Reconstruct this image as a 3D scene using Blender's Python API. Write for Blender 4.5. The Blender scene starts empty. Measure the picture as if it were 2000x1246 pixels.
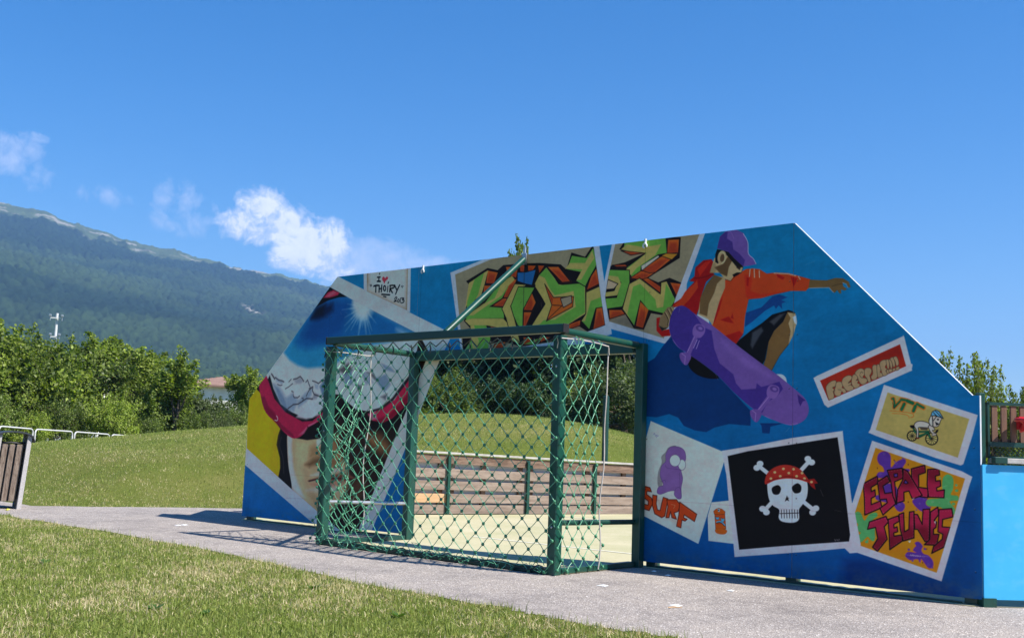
import bpy, math, random
import numpy as np
from mathutils import Vector, Matrix
random.seed(7); np.random.seed(7)
SC = bpy.context.scene
COL = SC.collection
# ------------------------------------------------------------------ surveyed camera (site plan of the court comes from it)
CF, CYAW, CPIT, CROL = 2156.66, -0.71672, 0.11472, 0.03507
CPOS = np.array([12.0115, -8.6375, 1.06])
_fw = np.array([-0.65261727, 0.7489906, 0.11447172])
_r = np.array([0.75613121, 0.65347995, 0.03506494])
_u = np.array([0.04854166, -0.10943962, 0.99280747])
def ray(x, y):
    d = _fw*CF + _r*(x-1000) + _u*(623-y)
    return d/np.linalg.norm(d)
def on_plane(x, y, n, k):
    d = ray(x, y); n = np.array(n, float)
    return CPOS + d*((k - n@CPOS)/(n@d))
def ground(x, y, z=0.0): return on_plane(x, y, (0, 0, 1), z)
def wallpt(x, y): return on_plane(x, y, (0, 1, 0), 0.0)
# ================================================================== camera, sky, sun, exposure
cd = bpy.data.cameras.new('camera'); cam = bpy.data.objects.new('camera', cd); COL.objects.link(cam)
M = Matrix(((_r[0], _u[0], -_fw[0], CPOS[0]), (_r[1], _u[1], -_fw[1], CPOS[1]), (_r[2], _u[2], -_fw[2], CPOS[2]), (0, 0, 0, 1)))
cam.matrix_world = M
cd.sensor_width = 36; cd.lens = 36*CF/2000; cd.clip_start = .1; cd.clip_end = 12000
SC.camera = cam
SUN = np.array([1.75, .45, 2.06]); SUN /= np.linalg.norm(SUN)
SUN_EL = math.asin(SUN[2]); SUN_AZ = math.atan2(SUN[0], SUN[1])
EXPOSURE, SUN_S, SKY_S = 1.0, 5.0, .086
SC.view_settings.view_transform = 'Standard'; SC.view_settings.look = 'None'; SC.view_settings.gamma = 1
SC.view_settings.exposure = EXPOSURE; SC.view_settings.use_curve_mapping = False
SC.render.engine = 'CYCLES'
SC.cycles.use_denoising = True
SC.cycles.max_bounces = 6; SC.cycles.transparent_max_bounces = 8; SC.cycles.volume_bounces = 0
SC.cycles.diffuse_bounces = 3; SC.cycles.glossy_bounces = 2; SC.cycles.transmission_bounces = 3
SC.cycles.sample_clamp_indirect = 6
W = bpy.data.worlds.new('World'); SC.world = W; W.use_nodes = True
class NT:                                                  # small node-tree writer
    def __init__(s, tree): s.t = tree; s.n = tree.nodes; s.l = tree.links
    def new(s, kind, **kw):
        nd = s.n.new(kind)
        for k, v in kw.items():
            setattr(nd, k, v)
        return nd
    def put(s, sock, v):
        if isinstance(v, bpy.types.NodeSocket): s.l.new(v, sock)
        else: sock.default_value = v
    def math(s, op, a, b=None, c=None, clamp=False):
        nd = s.new('ShaderNodeMath', operation=op, use_clamp=clamp)
        s.put(nd.inputs[0], a)
        if b is not None: s.put(nd.inputs[1], b)
        if c is not None: s.put(nd.inputs[2], c)
        return nd.outputs[0]
    def vmath(s, op, a, b=None):
        nd = s.new('ShaderNodeVectorMath', operation=op); s.put(nd.inputs[0], a)
        if b is not None: s.put(nd.inputs[1], b)
        return nd.outputs['Value'] if op in ('DOT_PRODUCT', 'LENGTH') else nd.outputs[0]
    def mix(s, f, a, b, mode='MIX'):
        nd = s.new('ShaderNodeMix', data_type='RGBA', blend_type=mode); s.put(nd.inputs[0], f); s.put(nd.inputs[6], a); s.put(nd.inputs[7], b)
        return nd.outputs[2]
    def noise(s, vec, scale, detail=4, rough=.55, dist=0):
        nd = s.new('ShaderNodeTexNoise'); nd.inputs['Scale'].default_value = scale; nd.inputs['Detail'].default_value = detail
        nd.inputs['Roughness'].default_value = rough; nd.inputs['Distortion'].default_value = dist
        if vec is not None: s.l.new(vec, nd.inputs['Vector'])
        return nd.outputs[0]
    def ramp(s, f, stops):
        nd = s.new('ShaderNodeValToRGB'); s.put(nd.inputs[0], f); el = nd.color_ramp.elements
        while len(el) < len(stops): el.new(.5)
        for e, (p, c) in zip(el, stops): e.position = p; e.color = c if len(c) == 4 else (*c, 1)
        return nd.outputs[0]
wn = NT(W.node_tree); KC = 8.6
bg = W.node_tree.nodes['Background']
sky = wn.new('ShaderNodeTexSky', sky_type='NISHITA'); sky.sun_disc = False; sky.sun_elevation = SUN_EL; sky.sun_rotation = SUN_AZ
sky.altitude = 600; sky.air_density = 1.0; sky.dust_density = .25; sky.ozone_density = 2.2
tc = wn.new('ShaderNodeTexCoord').outputs['Generated']
hs = wn.new('ShaderNodeHueSaturation'); hs.inputs['Hue'].default_value = .506; hs.inputs['Saturation'].default_value = 1.47; hs.inputs['Value'].default_value = 1.0
wn.l.new(sky.outputs[0], hs.inputs['Color'])
# fair-weather cumulus over the mountain shoulder: puffs placed by compass direction, broken up with noise
def cloud_puffs(lst):
    tot = None
    for (x, y, a, b, h) in lst:
        d = ray(x, y); r_ = np.cross(d, (0, 0, 1)); r_ /= np.linalg.norm(r_); u_ = np.cross(r_, d)
        ur = wn.math('MULTIPLY', wn.vmath('DOT_PRODUCT', tc, tuple(r_)), CF/a); uu = wn.math('MULTIPLY', wn.vmath('DOT_PRODUCT', tc, tuple(u_)), CF/b)
        # directions are unit, so offsets are measured against the puff's own axis
        q = wn.math('SUBTRACT', 1.0, wn.math('ADD', wn.math('MULTIPLY', ur, ur), wn.math('MULTIPLY', uu, uu)))
        front = wn.math('GREATER_THAN', wn.vmath('DOT_PRODUCT', tc, tuple(d)), .5)
        q = wn.math('MULTIPLY', wn.math('MULTIPLY', wn.math('MAXIMUM', q, 0.0), front), h)
        tot = q if tot is None else wn.math('MAXIMUM', tot, q)
    return tot
bright = cloud_puffs([(515, 400, 62, 46, 1.0), (470, 440, 60, 42, .95), (505, 455, 60, 34, .8), (560, 440, 80, 52, 1.), (610, 470, 70, 50, 1.), (585, 505, 75, 45, .85), (650, 470, 50, 50, .85), (640, 525, 70, 45, .65)])
faint = cloud_puffs([(720, 508, 160, 60, 1.0), (830, 515, 120, 24, .9), (30, 290, 60, 40, .75), (60, 268, 50, 14, .6), (15, 315, 60, 40, .8), (65, 345, 60, 40, .55), (195, 382, 70, 30, .4), (320, 395, 34, 60, .6), (368, 385, 34, 44, .65), (370, 437, 80, 34, .6), (415, 405, 30, 20, .4)])
nv = wn.noise(tc, 27, 10, .66, .8); nb = wn.noise(tc, 75, 8, .68, .6)
nn = wn.math('ADD', wn.math('MULTIPLY', wn.math('SUBTRACT', nv, .5), 2.3), wn.math('MULTIPLY', wn.math('SUBTRACT', nb, .5), 1.9))
def cover(q, gain, bias, edge):                                 # noise eats into the puff from its rim
    d = wn.math('MULTIPLY', wn.math('ADD', wn.math('SUBTRACT', wn.math('MULTIPLY', q, 1.35), bias), wn.math('MULTIPLY', nn, .95)), gain, clamp=True)
    return wn.math('MULTIPLY', d, wn.math('MULTIPLY', q, edge, clamp=True))
cb = cover(bright, 1.2, .30, 5.0)
cf = wn.math('MULTIPLY', cover(faint, .9, .40, 3.0), .60)
ccol = wn.ramp(wn.math('ADD', wn.math('MULTIPLY', cb, .55), wn.math('MULTIPLY', nn, .42)), [(0.0, tuple(v*KC for v in (.62, .68, .86))), (.4, tuple(v*KC for v in (.78, .81, .92))), (.75, tuple(v*KC for v in (.98, .98, 1.0)))])
skyc = wn.mix(cf, hs.outputs[0], (.66*KC, .71*KC, .9*KC, 1)); skyc = wn.mix(wn.math('MULTIPLY', cb, .95), skyc, ccol)
wn.l.new(skyc, bg.inputs['Color']); bg.inputs['Strength'].default_value = SKY_S
ld = bpy.data.lights.new('sun', 'SUN'); ld.energy = SUN_S; ld.angle = math.radians(.53); ld.color = (1, .955, .88)
sun = bpy.data.objects.new('sun', ld); COL.objects.link(sun)
sun.rotation_euler = Vector(SUN).to_track_quat('Z', 'Y').to_euler()
# ------------------------------------------------------------------ the mural: painted once into a generated image, 300 dots per metre
WW, WH, DPM = 9.216, 3.072, 320
TW, TH = int(WW*DPM), int(WH*DPM)
def _hom():
    A = []; 
    src = [(500, 600), (1900, 500), (1900, 1150), (500, 1000)]
    for (x, y) in src:
        w = wallpt(x, y); u, v = w[0]*DPM, (WH - w[2])*DPM
        A.append([x, y, 1, 0, 0, 0, -u*x, -u*y]); A.append([0, 0, 0, x, y, 1, -v*x, -v*y])
    b = []
    for (x, y) in src:
        w = wallpt(x, y); b += [w[0]*DPM, (WH - w[2])*DPM]
    h = np.linalg.solve(np.array(A), np.array(b))
    return np.append(h, 1).reshape(3, 3)
HOM = _hom()
def tex(pts):
    p = np.asarray(pts, float)
    q = np.c_[p, np.ones(len(p))] @ HOM.T
    return q[:, :2]/q[:, 2:]
class View:                                  # a sketchbook page: origin and magnification over the survey photo
    def __init__(s, ox, oy, k): s.ox, s.oy, s.k = ox, oy, k
    def __call__(s, pts): 
        p = np.asarray(pts, float); return tex(np.c_[s.ox + p[:, 0]/s.k, s.oy + p[:, 1]/s.k])
    def scale(s, pts):
        c = np.asarray(pts, float).mean(0); t = s([c, c+[1, 0], c+[0, 1]])
        return abs(np.linalg.det(np.array([t[1]-t[0], t[2]-t[0]])))**.5
ART = np.zeros((TH, TW, 3), np.float32)
CLIP = [None]
def smooth_pts(p, closed, n=6):
    p = np.asarray(p, float); N = len(p); out = []
    rng = range(N) if closed else range(N-1)
    for i in rng:
        if closed: a, b, c, d = p[i-1], p[i], p[(i+1) % N], p[(i+2) % N]
        else: a, b, c, d = p[max(i-1, 0)], p[i], p[i+1], p[min(i+2, N-1)]
        for t in np.arange(n)/n:
            out.append(.5*((2*b)+(-a+c)*t+(2*a-5*b+4*c-d)*t*t+(-a+3*b-3*c+d)*t**3))
    if not closed: out.append(p[-1])
    return np.array(out)
def _field(q, closed, pad):
    x0, y0 = np.floor(q.min(0)-pad).astype(int); x1, y1 = np.ceil(q.max(0)+pad).astype(int)
    x0, y0, x1, y1 = max(x0, 0), max(y0, 0), min(x1, TW), min(y1, TH)
    if x1 <= x0 or y1 <= y0: return None
    X = (np.arange(x0, x1, dtype=np.float32)+.5)[None, :]; Y = (np.arange(y0, y1, dtype=np.float32)+.5)[:, None]
    D = np.full((y1-y0, x1-x0), 1e9, np.float32); In = np.zeros(D.shape, bool)
    N = len(q)
    for i in range(N if closed else N-1):
        ax, ay = q[i]; bx, by = q[(i+1) % N]; ex, ey = bx-ax, by-ay; L = ex*ex+ey*ey
        if L < 1e-9: continue
        # distances only near this edge
        jx0 = max(int(min(ax, bx)-pad)-x0, 0); jx1 = min(int(max(ax, bx)+pad)+2-x0, D.shape[1])
        jy0 = max(int(min(ay, by)-pad)-y0, 0); jy1 = min(int(max(ay, by)+pad)+2-y0, D.shape[0])
        if jx1 > jx0 and jy1 > jy0:
            dx = X[:, jx0:jx1]-ax; dy = Y[jy0:jy1]-ay
            t = np.clip((dx*ex+dy*ey)/L, 0, 1)
            D[jy0:jy1, jx0:jx1] = np.minimum(D[jy0:jy1, jx0:jx1], (dx-t*ex)**2+(dy-t*ey)**2)
        if closed and ay != by:
            r0, r1 = sorted((ay, by)); k0 = np.searchsorted(Y[:, 0], r0); k1 = np.searchsorted(Y[:, 0], r1)
            if k1 > k0:
                yy = Y[k0:k1]; In[k0:k1] ^= X < (ax+(yy-ay)/(by-ay)*ex)
    D = np.sqrt(D)
    return x0, y0, x1, y1, (np.where(In, -D, D) if closed else D)
def _blend(f, a, col):
    x0, y0, x1, y1, _ = f
    if CLIP[0] is not None: a = a*CLIP[0][y0:y1, x0:x1]
    a = a[..., None]; s = ART[y0:y1, x0:x1]
    ART[y0:y1, x0:x1] = s*(1-a) + np.asarray(col, np.float32)*a
def P(V, col, pts, sm=0, blur=0, al=1., ol=None, oc=(14, 10, 12)):
    pts = np.asarray(pts, float)
    if sm: pts = smooth_pts(pts, True)
    k = V.scale(pts); b = max(blur*k, .7); w = (ol or 0)*k/2
    f = _field(V(pts), True, b+w+2)
    if f is None: return
    d = f[4]
    _blend(f, np.clip(.5-d/(2*b), 0, 1)*al, col)
    if ol: _blend(f, np.clip(.5-(np.abs(d)-w)/1.4, 0, 1), oc)
def S(V, col, w, pts, sm=0, blur=0, al=1.):
    pts = np.asarray(pts, float)
    if sm: pts = smooth_pts(pts, False)
    k = V.scale(pts); b = max(blur*k, .7); w = w*k/2
    f = _field(V(pts), False, b+w+2)
    if f is None: return
    _blend(f, np.clip(.5-(f[4]-w)/(2*b), 0, 1)*al, col)
def E_(V, col, cx, cy, rx, ry, rot=0, **kw):
    t = np.linspace(0, 2*np.pi, 21)[:-1]; c, s = np.cos(np.radians(rot)), np.sin(np.radians(rot))
    x, y = rx*np.cos(t), ry*np.sin(t)
    P(V, col, np.c_[cx+c*x-s*y, cy+s*x+c*y], **kw)
def clip(V=None, pts=None):
    if V is None: CLIP[0] = None; return
    f = _field(V(np.asarray(pts, float)), True, 3); m = np.zeros((TH, TW), np.float32)
    x0, y0, x1, y1, d = f; m[y0:y1, x0:x1] = np.clip(.5-d/1.4, 0, 1); CLIP[0] = m

def paint_mural():
    rs = np.random.RandomState(4)
    px = View(0, 0, 1)
    # blue ground, rolled on in long strokes
    zz = np.linspace(WH, 0, TH)[:, None]; xx = np.linspace(0, WW, TW)[None, :]
    top, mid, low = np.array([11, 110, 166.]), np.array([8, 96, 158.]), np.array([2, 66, 132.])
    t = np.clip(zz/1.55, 0, 1)[..., None]; t2 = np.clip((zz-1.3)/1.5, 0, 1)[..., None]
    lowc = low + (np.array([9, 96, 160.])-low)*np.clip(1-(xx-2.)/3.5, 0, 1)[..., None]
    base = lowc*(1-t)+mid*t; base = base*(1-t2)+top*t2
    ART[:] = base
    def noise(sy, sx):
        n = rs.rand(TH//sy+3, TW//sx+3).astype(np.float32)
        y = np.arange(TH)/sy; x = np.arange(TW)/sx; iy = y.astype(int); ix = x.astype(int)
        fy = (y-iy)[:, None]; fx = (x-ix)[None, :]; fy = fy*fy*(3-2*fy); fx = fx*fx*(3-2*fx)
        return (n[iy][:, ix]*(1-fy)*(1-fx)+n[iy+1][:, ix]*fy*(1-fx)+n[iy][:, ix+1]*(1-fy)*fx+n[iy+1][:, ix+1]*fy*fx)-.5
    ART[:] *= (1+.09*noise(70, 90)+.05*noise(16, 60)+.035*noise(50, 14)+.03*noise(5, 9))[..., None]
    E = View(1240, 420, 2.832)
    for _ in range(60):                         # loose brush strokes round the skater
        x, y = rs.uniform(640, 1150), rs.uniform(90, 800); a = rs.uniform(-1.2, -.4); L = rs.uniform(30, 90)
        S(E, (20, 124, 182), rs.uniform(4, 10), [(x, y), (x+L*np.cos(a), y+L*np.sin(a))], blur=8, al=.22)
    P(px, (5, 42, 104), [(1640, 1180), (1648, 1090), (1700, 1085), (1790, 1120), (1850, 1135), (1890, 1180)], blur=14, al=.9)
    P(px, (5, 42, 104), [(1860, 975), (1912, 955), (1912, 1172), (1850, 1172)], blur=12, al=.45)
    WHT = (176, 180, 194)
    # ---------------- left picture: skier in goggles
    A = View(470, 530, 4.983); B = View(470, 760, 4.153)
    P(px, (178, 182, 190), [(655, 536), (662, 541), (884, 652), (860, 700), (803, 849), (726, 1036), (640, 1046), (478, 907), (480, 872), (484, 778), (500, 770)])
    inner = [(643, 560), (691, 587), (727, 606), (819, 653), (838, 688), (804, 777), (780, 835), (703, 1027), (694, 1052), (660, 1032), (614, 993), (570, 955), (482, 875), (484, 778), (500, 760)]
    clip(px, inner)
    P(px, (34, 24, 18), inner)
    # face
    P(B, (172, 148, 112), [(372, 350), (700, 330), (860, 560), (900, 760), (820, 900), (700, 1010), (600, 1010), (420, 830), (385, 600)], blur=14)
    P(B, (186, 180, 178), [(375, 370), (420, 385), (415, 480), (430, 640), (470, 760), (520, 880), (470, 860), (400, 790), (385, 620)], blur=14)
    P(B, (188, 172, 130), [(440, 420), (600, 420), (560, 520), (500, 640), (520, 800), (600, 930), (530, 880), (450, 700)], blur=24, al=.8)
    P(B, (132, 104, 70), [(560, 470), (640, 440), (660, 520), (640, 560), (560, 560)], blur=26, al=.7)
    P(B, (92, 66, 42), [(520, 610), (590, 565), (660, 545), (700, 580), (640, 600), (560, 630)], blur=16, al=.85)
    P(B, (120, 84, 54), [(700, 380), (840, 330), (860, 520), (800, 660), (700, 640)], blur=30, al=.75)
    P(B, (40, 26, 20), [(800, 330), (1000, 240), (1010, 520), (960, 700), (930, 900), (860, 860), (880, 660), (800, 480)], blur=30)
    E_(B, (196, 190, 180), 640, 410, 22, 62, 12, blur=12)
    P(B, (196, 186, 182), [(565, 700), (640, 670), (760, 640), (840, 630), (800, 670), (640, 700)], blur=12, al=.8)
    P(B, (112, 66, 54), [(545, 742), (640, 712), (760, 690), (860, 680), (930, 720), (840, 750), (700, 740), (620, 735)], blur=8)
    S(B, (60, 34, 34), 10, [(555, 744), (640, 726), (760, 722), (900, 728)], 1, blur=4)
    P(B, (166, 116, 96), [(560, 765), (700, 752), (860, 752), (800, 790), (640, 800)], blur=12)
    P(B, (186, 176, 168), [(530, 820), (640, 790), (820, 790), (780, 830), (640, 830)], blur=16, al=.8)
    E_(B, (44, 30, 26), 728, 850, 34, 20, 0, blur=10)
    P(B, (150, 120, 84), [(540, 850), (680, 870), (780, 880), (760, 960), (640, 1000)], blur=22, al=.6)
    E_(B, (126, 90, 58), 1120, 440, 110, 60, 35, blur=40)
    E_(B, (92, 62, 42), 950, 820, 60, 110, 20, blur=40, al=.7)
    # hair and strap, yellow jacket
    P(B, (14, 12, 18), [(320, 300), (390, 350), (378, 380), (378, 480), (388, 620), (412, 812), (300, 716), (322, 640), (318, 560), (292, 450), (300, 380)], sm=1, blur=2)
    S(B, (58, 56, 66), 8, [(330, 390), (318, 460), (345, 560), (350, 680)], 1, blur=5, al=.6)
    P(B, (200, 160, 10), [(60, 60), (120, -10), (160, 30), (175, 110), (205, 190), (290, 270), (322, 320), (303, 375), (291, 450), (318, 555), (320, 640), (305, 712), (30, 475)], blur=1.5)
    P(B, (176, 142, 14), [(250, 300), (315, 330), (296, 450), (316, 600), (300, 700), (240, 600), (262, 450)], blur=24, al=.5)
    # under-goggle shadow
    P(B, (16, 10, 12), [(440, 395), (540, 300), (690, 215), (720, 320), (640, 400), (540, 412)], blur=3)
    P(B, (18, 12, 14), [(760, 60), (920, 130), (1030, 220), (1170, 280), (1330, 130), (1420, 60), (1380, 220), (1260, 330), (1000, 320), (860, 300), (760, 180)], blur=8)
    # goggle frame
    mag = (158, 26, 66)
    P(B, mag, [(150, -40), (190, -110), (330, -120), (700, 40), (690, 150), (640, 255), (548, 300), (500, 372), (444, 398), (400, 385), (340, 335), (290, 262), (230, 220), (195, 165), (172, 90)], sm=1, blur=1.5)
    P(B, (112, 14, 48), [(165, 60), (195, 60), (240, 170), (330, 280), (420, 360), (440, 396), (340, 335), (240, 225), (190, 160)], blur=6, al=.8)
    P(B, (206, 84, 120), [(548, 292), (610, 262), (680, 190), (690, 140), (650, 230), (600, 280), (550, 306)], blur=4)
    P(B, (205, 90, 125), [(470, 372), (515, 330), (535, 305), (545, 312), (515, 360)], blur=6, al=.8)
    E_(B, (110, 12, 46), 245, 190, 60, 22, 48, blur=10)
    S(B, (214, 190, 200), 5, [(292, 215), (302, 236), (296, 254), (278, 250)], 1, blur=2)
    P(B, (168, 28, 66), [(1030, 195), (1120, 160), (1230, 85), (1310, -20), (1420, -160), (1440, -60), (1400, 40), (1320, 150), (1230, 235), (1150, 272), (1070, 252)], blur=2)
    P(B, (112, 10, 36), [(1080, 252), (1150, 272), (1230, 235), (1320, 150), (1400, 40), (1395, -10), (1300, 110), (1200, 210)], blur=10, al=.75)
    P(B, (206, 96, 130), [(1035, 205), (1095, 185), (1110, 240), (1070, 250)], blur=9)
    # lens
    lens = [(250, 1010), (330, 870), (900, 20), (1120, 300), (1740, 615), (1700, 880), (1640, 1020), (1500, 1250), (1300, 1370), (1120, 1340), (960, 1200), (905, 1190), (840, 1300), (700, 1440), (620, 1450), (500, 1390), (390, 1300), (310, 1150)]
    P(A, (180, 186, 192), lens, blur=2)
    P(A, (20, 18, 24), [(265, 1050), (285, 1010), (320, 1140), (390, 1290), (500, 1370), (620, 1425), (700, 1425), (830, 1310), (840, 1330), (700, 1455), (600, 1460), (440, 1370), (330, 1240)], blur=5)
    P(B, (24, 20, 26), [(1130, 150), (1230, 70), (1310, -40), (1400, -150), (1415, -140), (1325, -20), (1240, 90), (1150, 160), (1030, 200), (1020, 180)], blur=5, al=.9)
    # sky in the lens
    P(A, (34, 128, 178), [(420, 790), (620, 480), (880, 140), (1110, 290), (1280, 380), (1750, 620), (1500, 680), (1250, 725), (1020, 840), (870, 925), (650, 942), (560, 918), (475, 862)], blur=16)
    P(A, (18, 92, 158), [(520, 690), (640, 460), (880, 140), (1110, 290), (1280, 380), (1750, 620), (1250, 650), (900, 700), (650, 760), (560, 740)], blur=34)
    P(A, (12, 66, 136), [(600, 620), (700, 460), (820, 280), (1080, 290), (1040, 420), (980, 600), (800, 680), (640, 680)], blur=40, al=.9)
    P(A, (10, 26, 64), [(680, 470), (740, 360), (900, 310), (900, 380), (830, 440), (760, 470)], blur=26, al=.95)
    P(A, (12, 14, 30), [(690, 455), (740, 350), (830, 320), (800, 430)], blur=24, al=.8)
    P(A, (16, 10, 14), [(866, 140), (1045, 248), (960, 252), (850, 285), (740, 345)], blur=3)
    P(A, (170, 40, 72), [(905, 182), (965, 207), (945, 232), (870, 256), (805, 258), (850, 205)], blur=6)
    P(A, (208, 100, 120), [(870, 215), (905, 195), (930, 208), (880, 238), (835, 248)], blur=9, al=.7)
    for a, L, w in [(100, 330, 34), (118, 260, 26), (84, 320, 30), (70, 250, 26), (135, 260, 24), (150, 210, 20), (52, 200, 22), (172, 210, 18), (190, 160, 20), (92, 200, 44), (110, 190, 44), (126, 300, 12), (76, 300, 14)]:
        c, s = np.cos(np.radians(a)), np.sin(np.radians(a)); x0, y0 = 1195, 345; n = np.array([-s, c])
        for f_, al in ((1., .34), (.65, .42), (.4, .5)):
            e = np.array([x0+c*L*f_, y0+s*L*f_])
            P(A, (150, 186, 206), [np.array([x0, y0])+n*w*.8, e+n*2, e-n*2, np.array([x0, y0])-n*w*.8], blur=7, al=al)
    E_(A, (176, 190, 198), 1190, 345, 96, 100, 0, blur=40)
    E_(A, (184, 188, 194), 1160, 310, 70, 50, 30, blur=24)
    E_(A, (140, 172, 198), 1590, 600, 90, 28, 28, blur=24, al=.7)
    # snowy ridges: soft blue shade under each crest, thin broken dark crests
    dk, bl = (52, 48, 56), (88, 118, 152)
    for c_, al, bl_, pts in [((70, 100, 138), .7, 22, [(320, 1100), (380, 1130), (430, 1220), (470, 1330), (430, 1350), (370, 1260)]), (bl, .6, 16, [(440, 1230), (510, 1180), (560, 1250), (520, 1360), (470, 1360)]),
                            ((104, 130, 158), .7, 14, [(560, 1262), (620, 1190), (700, 1130), (690, 1210), (640, 1270), (560, 1330)]), ((58, 92, 134), .8, 12, [(770, 1120), (800, 1075), (832, 1060), (835, 1180), (800, 1225)]),
                            ((120, 128, 146), .6, 10, [(520, 1060), (580, 1030), (612, 1070), (590, 1090), (540, 1090)]), ((90, 96, 114), .6, 12, [(720, 1180), (760, 1200), (740, 1240), (690, 1250)]), (bl, .5, 12, [(340, 1030), (420, 1075), (400, 1100), (350, 1070)]), (bl, .45, 10, [(720, 1090), (760, 1100), (755, 1150), (725, 1140)])]:
        P(A, c_, pts, blur=bl_, al=al)
    for pts, w in [([(302, 998), (318, 1022), (332, 1046)], 12), ([(338, 1032), (372, 1058), (402, 1064), (422, 1074)], 8), ([(470, 1074), (492, 1050)], 6), ([(516, 1050), (548, 1042), (580, 1022), (600, 1044), (614, 1068)], 9), ([(636, 1078), (652, 1056), (662, 1086), (676, 1122)], 8), ([(700, 1064), (728, 1074), (760, 1090), (800, 1052), (832, 1072)], 9), ([(498, 1164), (516, 1176), (512, 1206), (522, 1226), (556, 1228), (574, 1212)], 8), ([(668, 1140), (704, 1122), (700, 1160), (716, 1196), (760, 1212)], 9), ([(640, 1212), (664, 1160), (690, 1136)], 7), ([(360, 1098), (386, 1110), (404, 1106)], 5), ([(436, 1142), (470, 1122), (506, 1092)], 6),
                    ([(462, 1334), (512, 1296), (560, 1290), (604, 1262), (640, 1236), (700, 1240)], 9), ([(604, 1262), (612, 1236), (596, 1232)], 6), ([(800, 1220), (822, 1196), (834, 1200)], 9)]:
        S(A, dk, w, pts, blur=5, al=.78); S(A, (24, 22, 28), w*.4, pts, blur=3, al=.6)
    P(A, (186, 184, 192), [(508, 1172), (552, 1180), (568, 1206), (530, 1222), (516, 1204)], blur=6, al=.8)
    P(A, (190, 184, 194), [(540, 1420), (600, 1330), (700, 1262), (830, 1280), (760, 1400), (640, 1440)], blur=10, al=.85)
    for c_, pts in [(dk, [(950, 960), (1050, 890), (1090, 960), (1020, 1010)]), (bl, [(1000, 1000), (1080, 960), (1090, 1100), (1020, 1100)]), ((122, 140, 164), [(1160, 950), (1250, 990), (1290, 1080), (1220, 1110)]), (bl, [(1300, 1040), (1420, 1000), (1460, 1100), (1400, 1180)]), ((40, 42, 54), [(1120, 1090), (1180, 1120), (1160, 1190)]), ((84, 116, 150), [(1370, 900), (1460, 930), (1500, 980), (1410, 960)]), ((52, 56, 70), [(1365, 1220), (1430, 1190), (1410, 1250)]), (dk, [(1230, 980), (1300, 1000), (1320, 1060)])]:
        P(A, c_, pts, blur=12, al=.75)
    S(A, (200, 204, 208), 7, [(1120, 1180), (1230, 1240), (1400, 1180), (1560, 1040)], 1, blur=5, al=.8)
    clip()
    S(px, (118, 122, 134), 1.0, [(484, 790), (484, 870)], al=.0)
    S(B, (120, 122, 132), 2, [(360, 880), (440, 884), (520, 888)], al=.6)
    # ---------------- thoiry card
    C = View(700, 515, 9.97)
    P(C, WHT, [(105, 180), (1022, 80), (1008, 945), (960, 930), (140, 540), (108, 510)])
    card = [(168, 180), (966, 92), (950, 908), (168, 540)]
    P(C, (178, 180, 184), card); clip(C, card)
    for w, al in ((90, .35), (44, .4), (16, .6)):
        S(C, (112, 84, 54), w, [(168, 180), (168, 350)], blur=w*.6, al=al); S(C, (140, 118, 92), w, [(168, 350), (168, 540), (950, 908)], blur=w*.6, al=al*.8)
        S(C, (120, 92, 56), w*.8, [(950, 908), (966, 92)], blur=w*.5, al=al)
    clip()
    k = (16, 15, 20)
    S(C, k, 20, [(420, 188), (412, 205)]); S(C, k, 24, [(372, 266), (426, 262)]); S(C, k, 24, [(402, 266), (400, 340)]); S(C, k, 26, [(370, 344), (430, 346)])
    P(C, (222, 52, 72), [(523, 285), (545, 258), (576, 262), (578, 295), (548, 325), (525, 350), (506, 392), (490, 350), (468, 318), (466, 280), (484, 256), (508, 262)], sm=1)
    S(C, k, 22, [(590, 362), (580, 382)])
    for q in ([(230, 412), (240, 444)], [(250, 408), (262, 436)], [(852, 428), (838, 452)], [(874, 436), (858, 466)]): S(C, k, 13, q)
    S(C, k, 27, [(302, 440), (345, 424), (392, 424)]); S(C, k, 27, [(343, 436), (340, 550)])
    S(C, k, 26, [(408, 428), (405, 552)]); S(C, k, 26, [(458, 422), (450, 545)]); S(C, k, 23, [(408, 490), (455, 485)])
    E_(C, k, 513, 480, 32, 62); E_(C, (178, 180, 184), 514, 480, 12, 34)
    S(C, k, 20, [(578, 440), (566, 550)]); S(C, k, 26, [(622, 440), (612, 548)])
    S(C, k, 25, [(615, 428), (690, 425), (692, 468), (630, 492), (664, 565)], 1)
    S(C, k, 25, [(708, 420), (745, 505)]); S(C, k, 25, [(805, 418), (765, 500), (728, 592)])
    S(C, k, 24, [(456, 598), (610, 607)]); S(C, k, 20, [(492, 638), (540, 648)])
    S(C, k, 17, [(705, 690), (735, 650), (752, 668), (730, 705), (698, 738), (745, 728)], 1)
    E_(C, k, 782, 722, 22, 40, 8); E_(C, (176, 177, 180), 783, 722, 8, 23, 8)
    S(C, k, 16, [(822, 672), (815, 760)]); S(C, k, 18, [(842, 672), (888, 676), (858, 706), (892, 716), (880, 752), (838, 764)], 1)
    # ---------------- graffiti pictures
    D = View(860, 420, 3.571); tan = (132, 124, 102)
    P(D, (166, 178, 198), [(70, 402), (350, 290), (1105, 190), (1196, 830), (900, 925), (152, 1010)])
    P(D, (166, 178, 198), [(1200, 190), (1855, 105), (1720, 480), (1700, 900), (1560, 895), (1175, 790), (1128, 600), (1142, 470)])
    p1 = [(104, 416), (350, 312), (600, 255), (1066, 200), (1150, 768), (1030, 812), (890, 868), (160, 985)]
    p2 = [(1224, 185), (1815, 115), (1640, 580), (1560, 860), (1178, 742), (1150, 570), (1170, 440)]
    P(D, tan, p1); P(D, tan, p2)
    G, Yl, O, R, K = (92, 148, 60), (160, 150, 84), (178, 84, 26), (138, 42, 22), (20, 12, 14)
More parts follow.
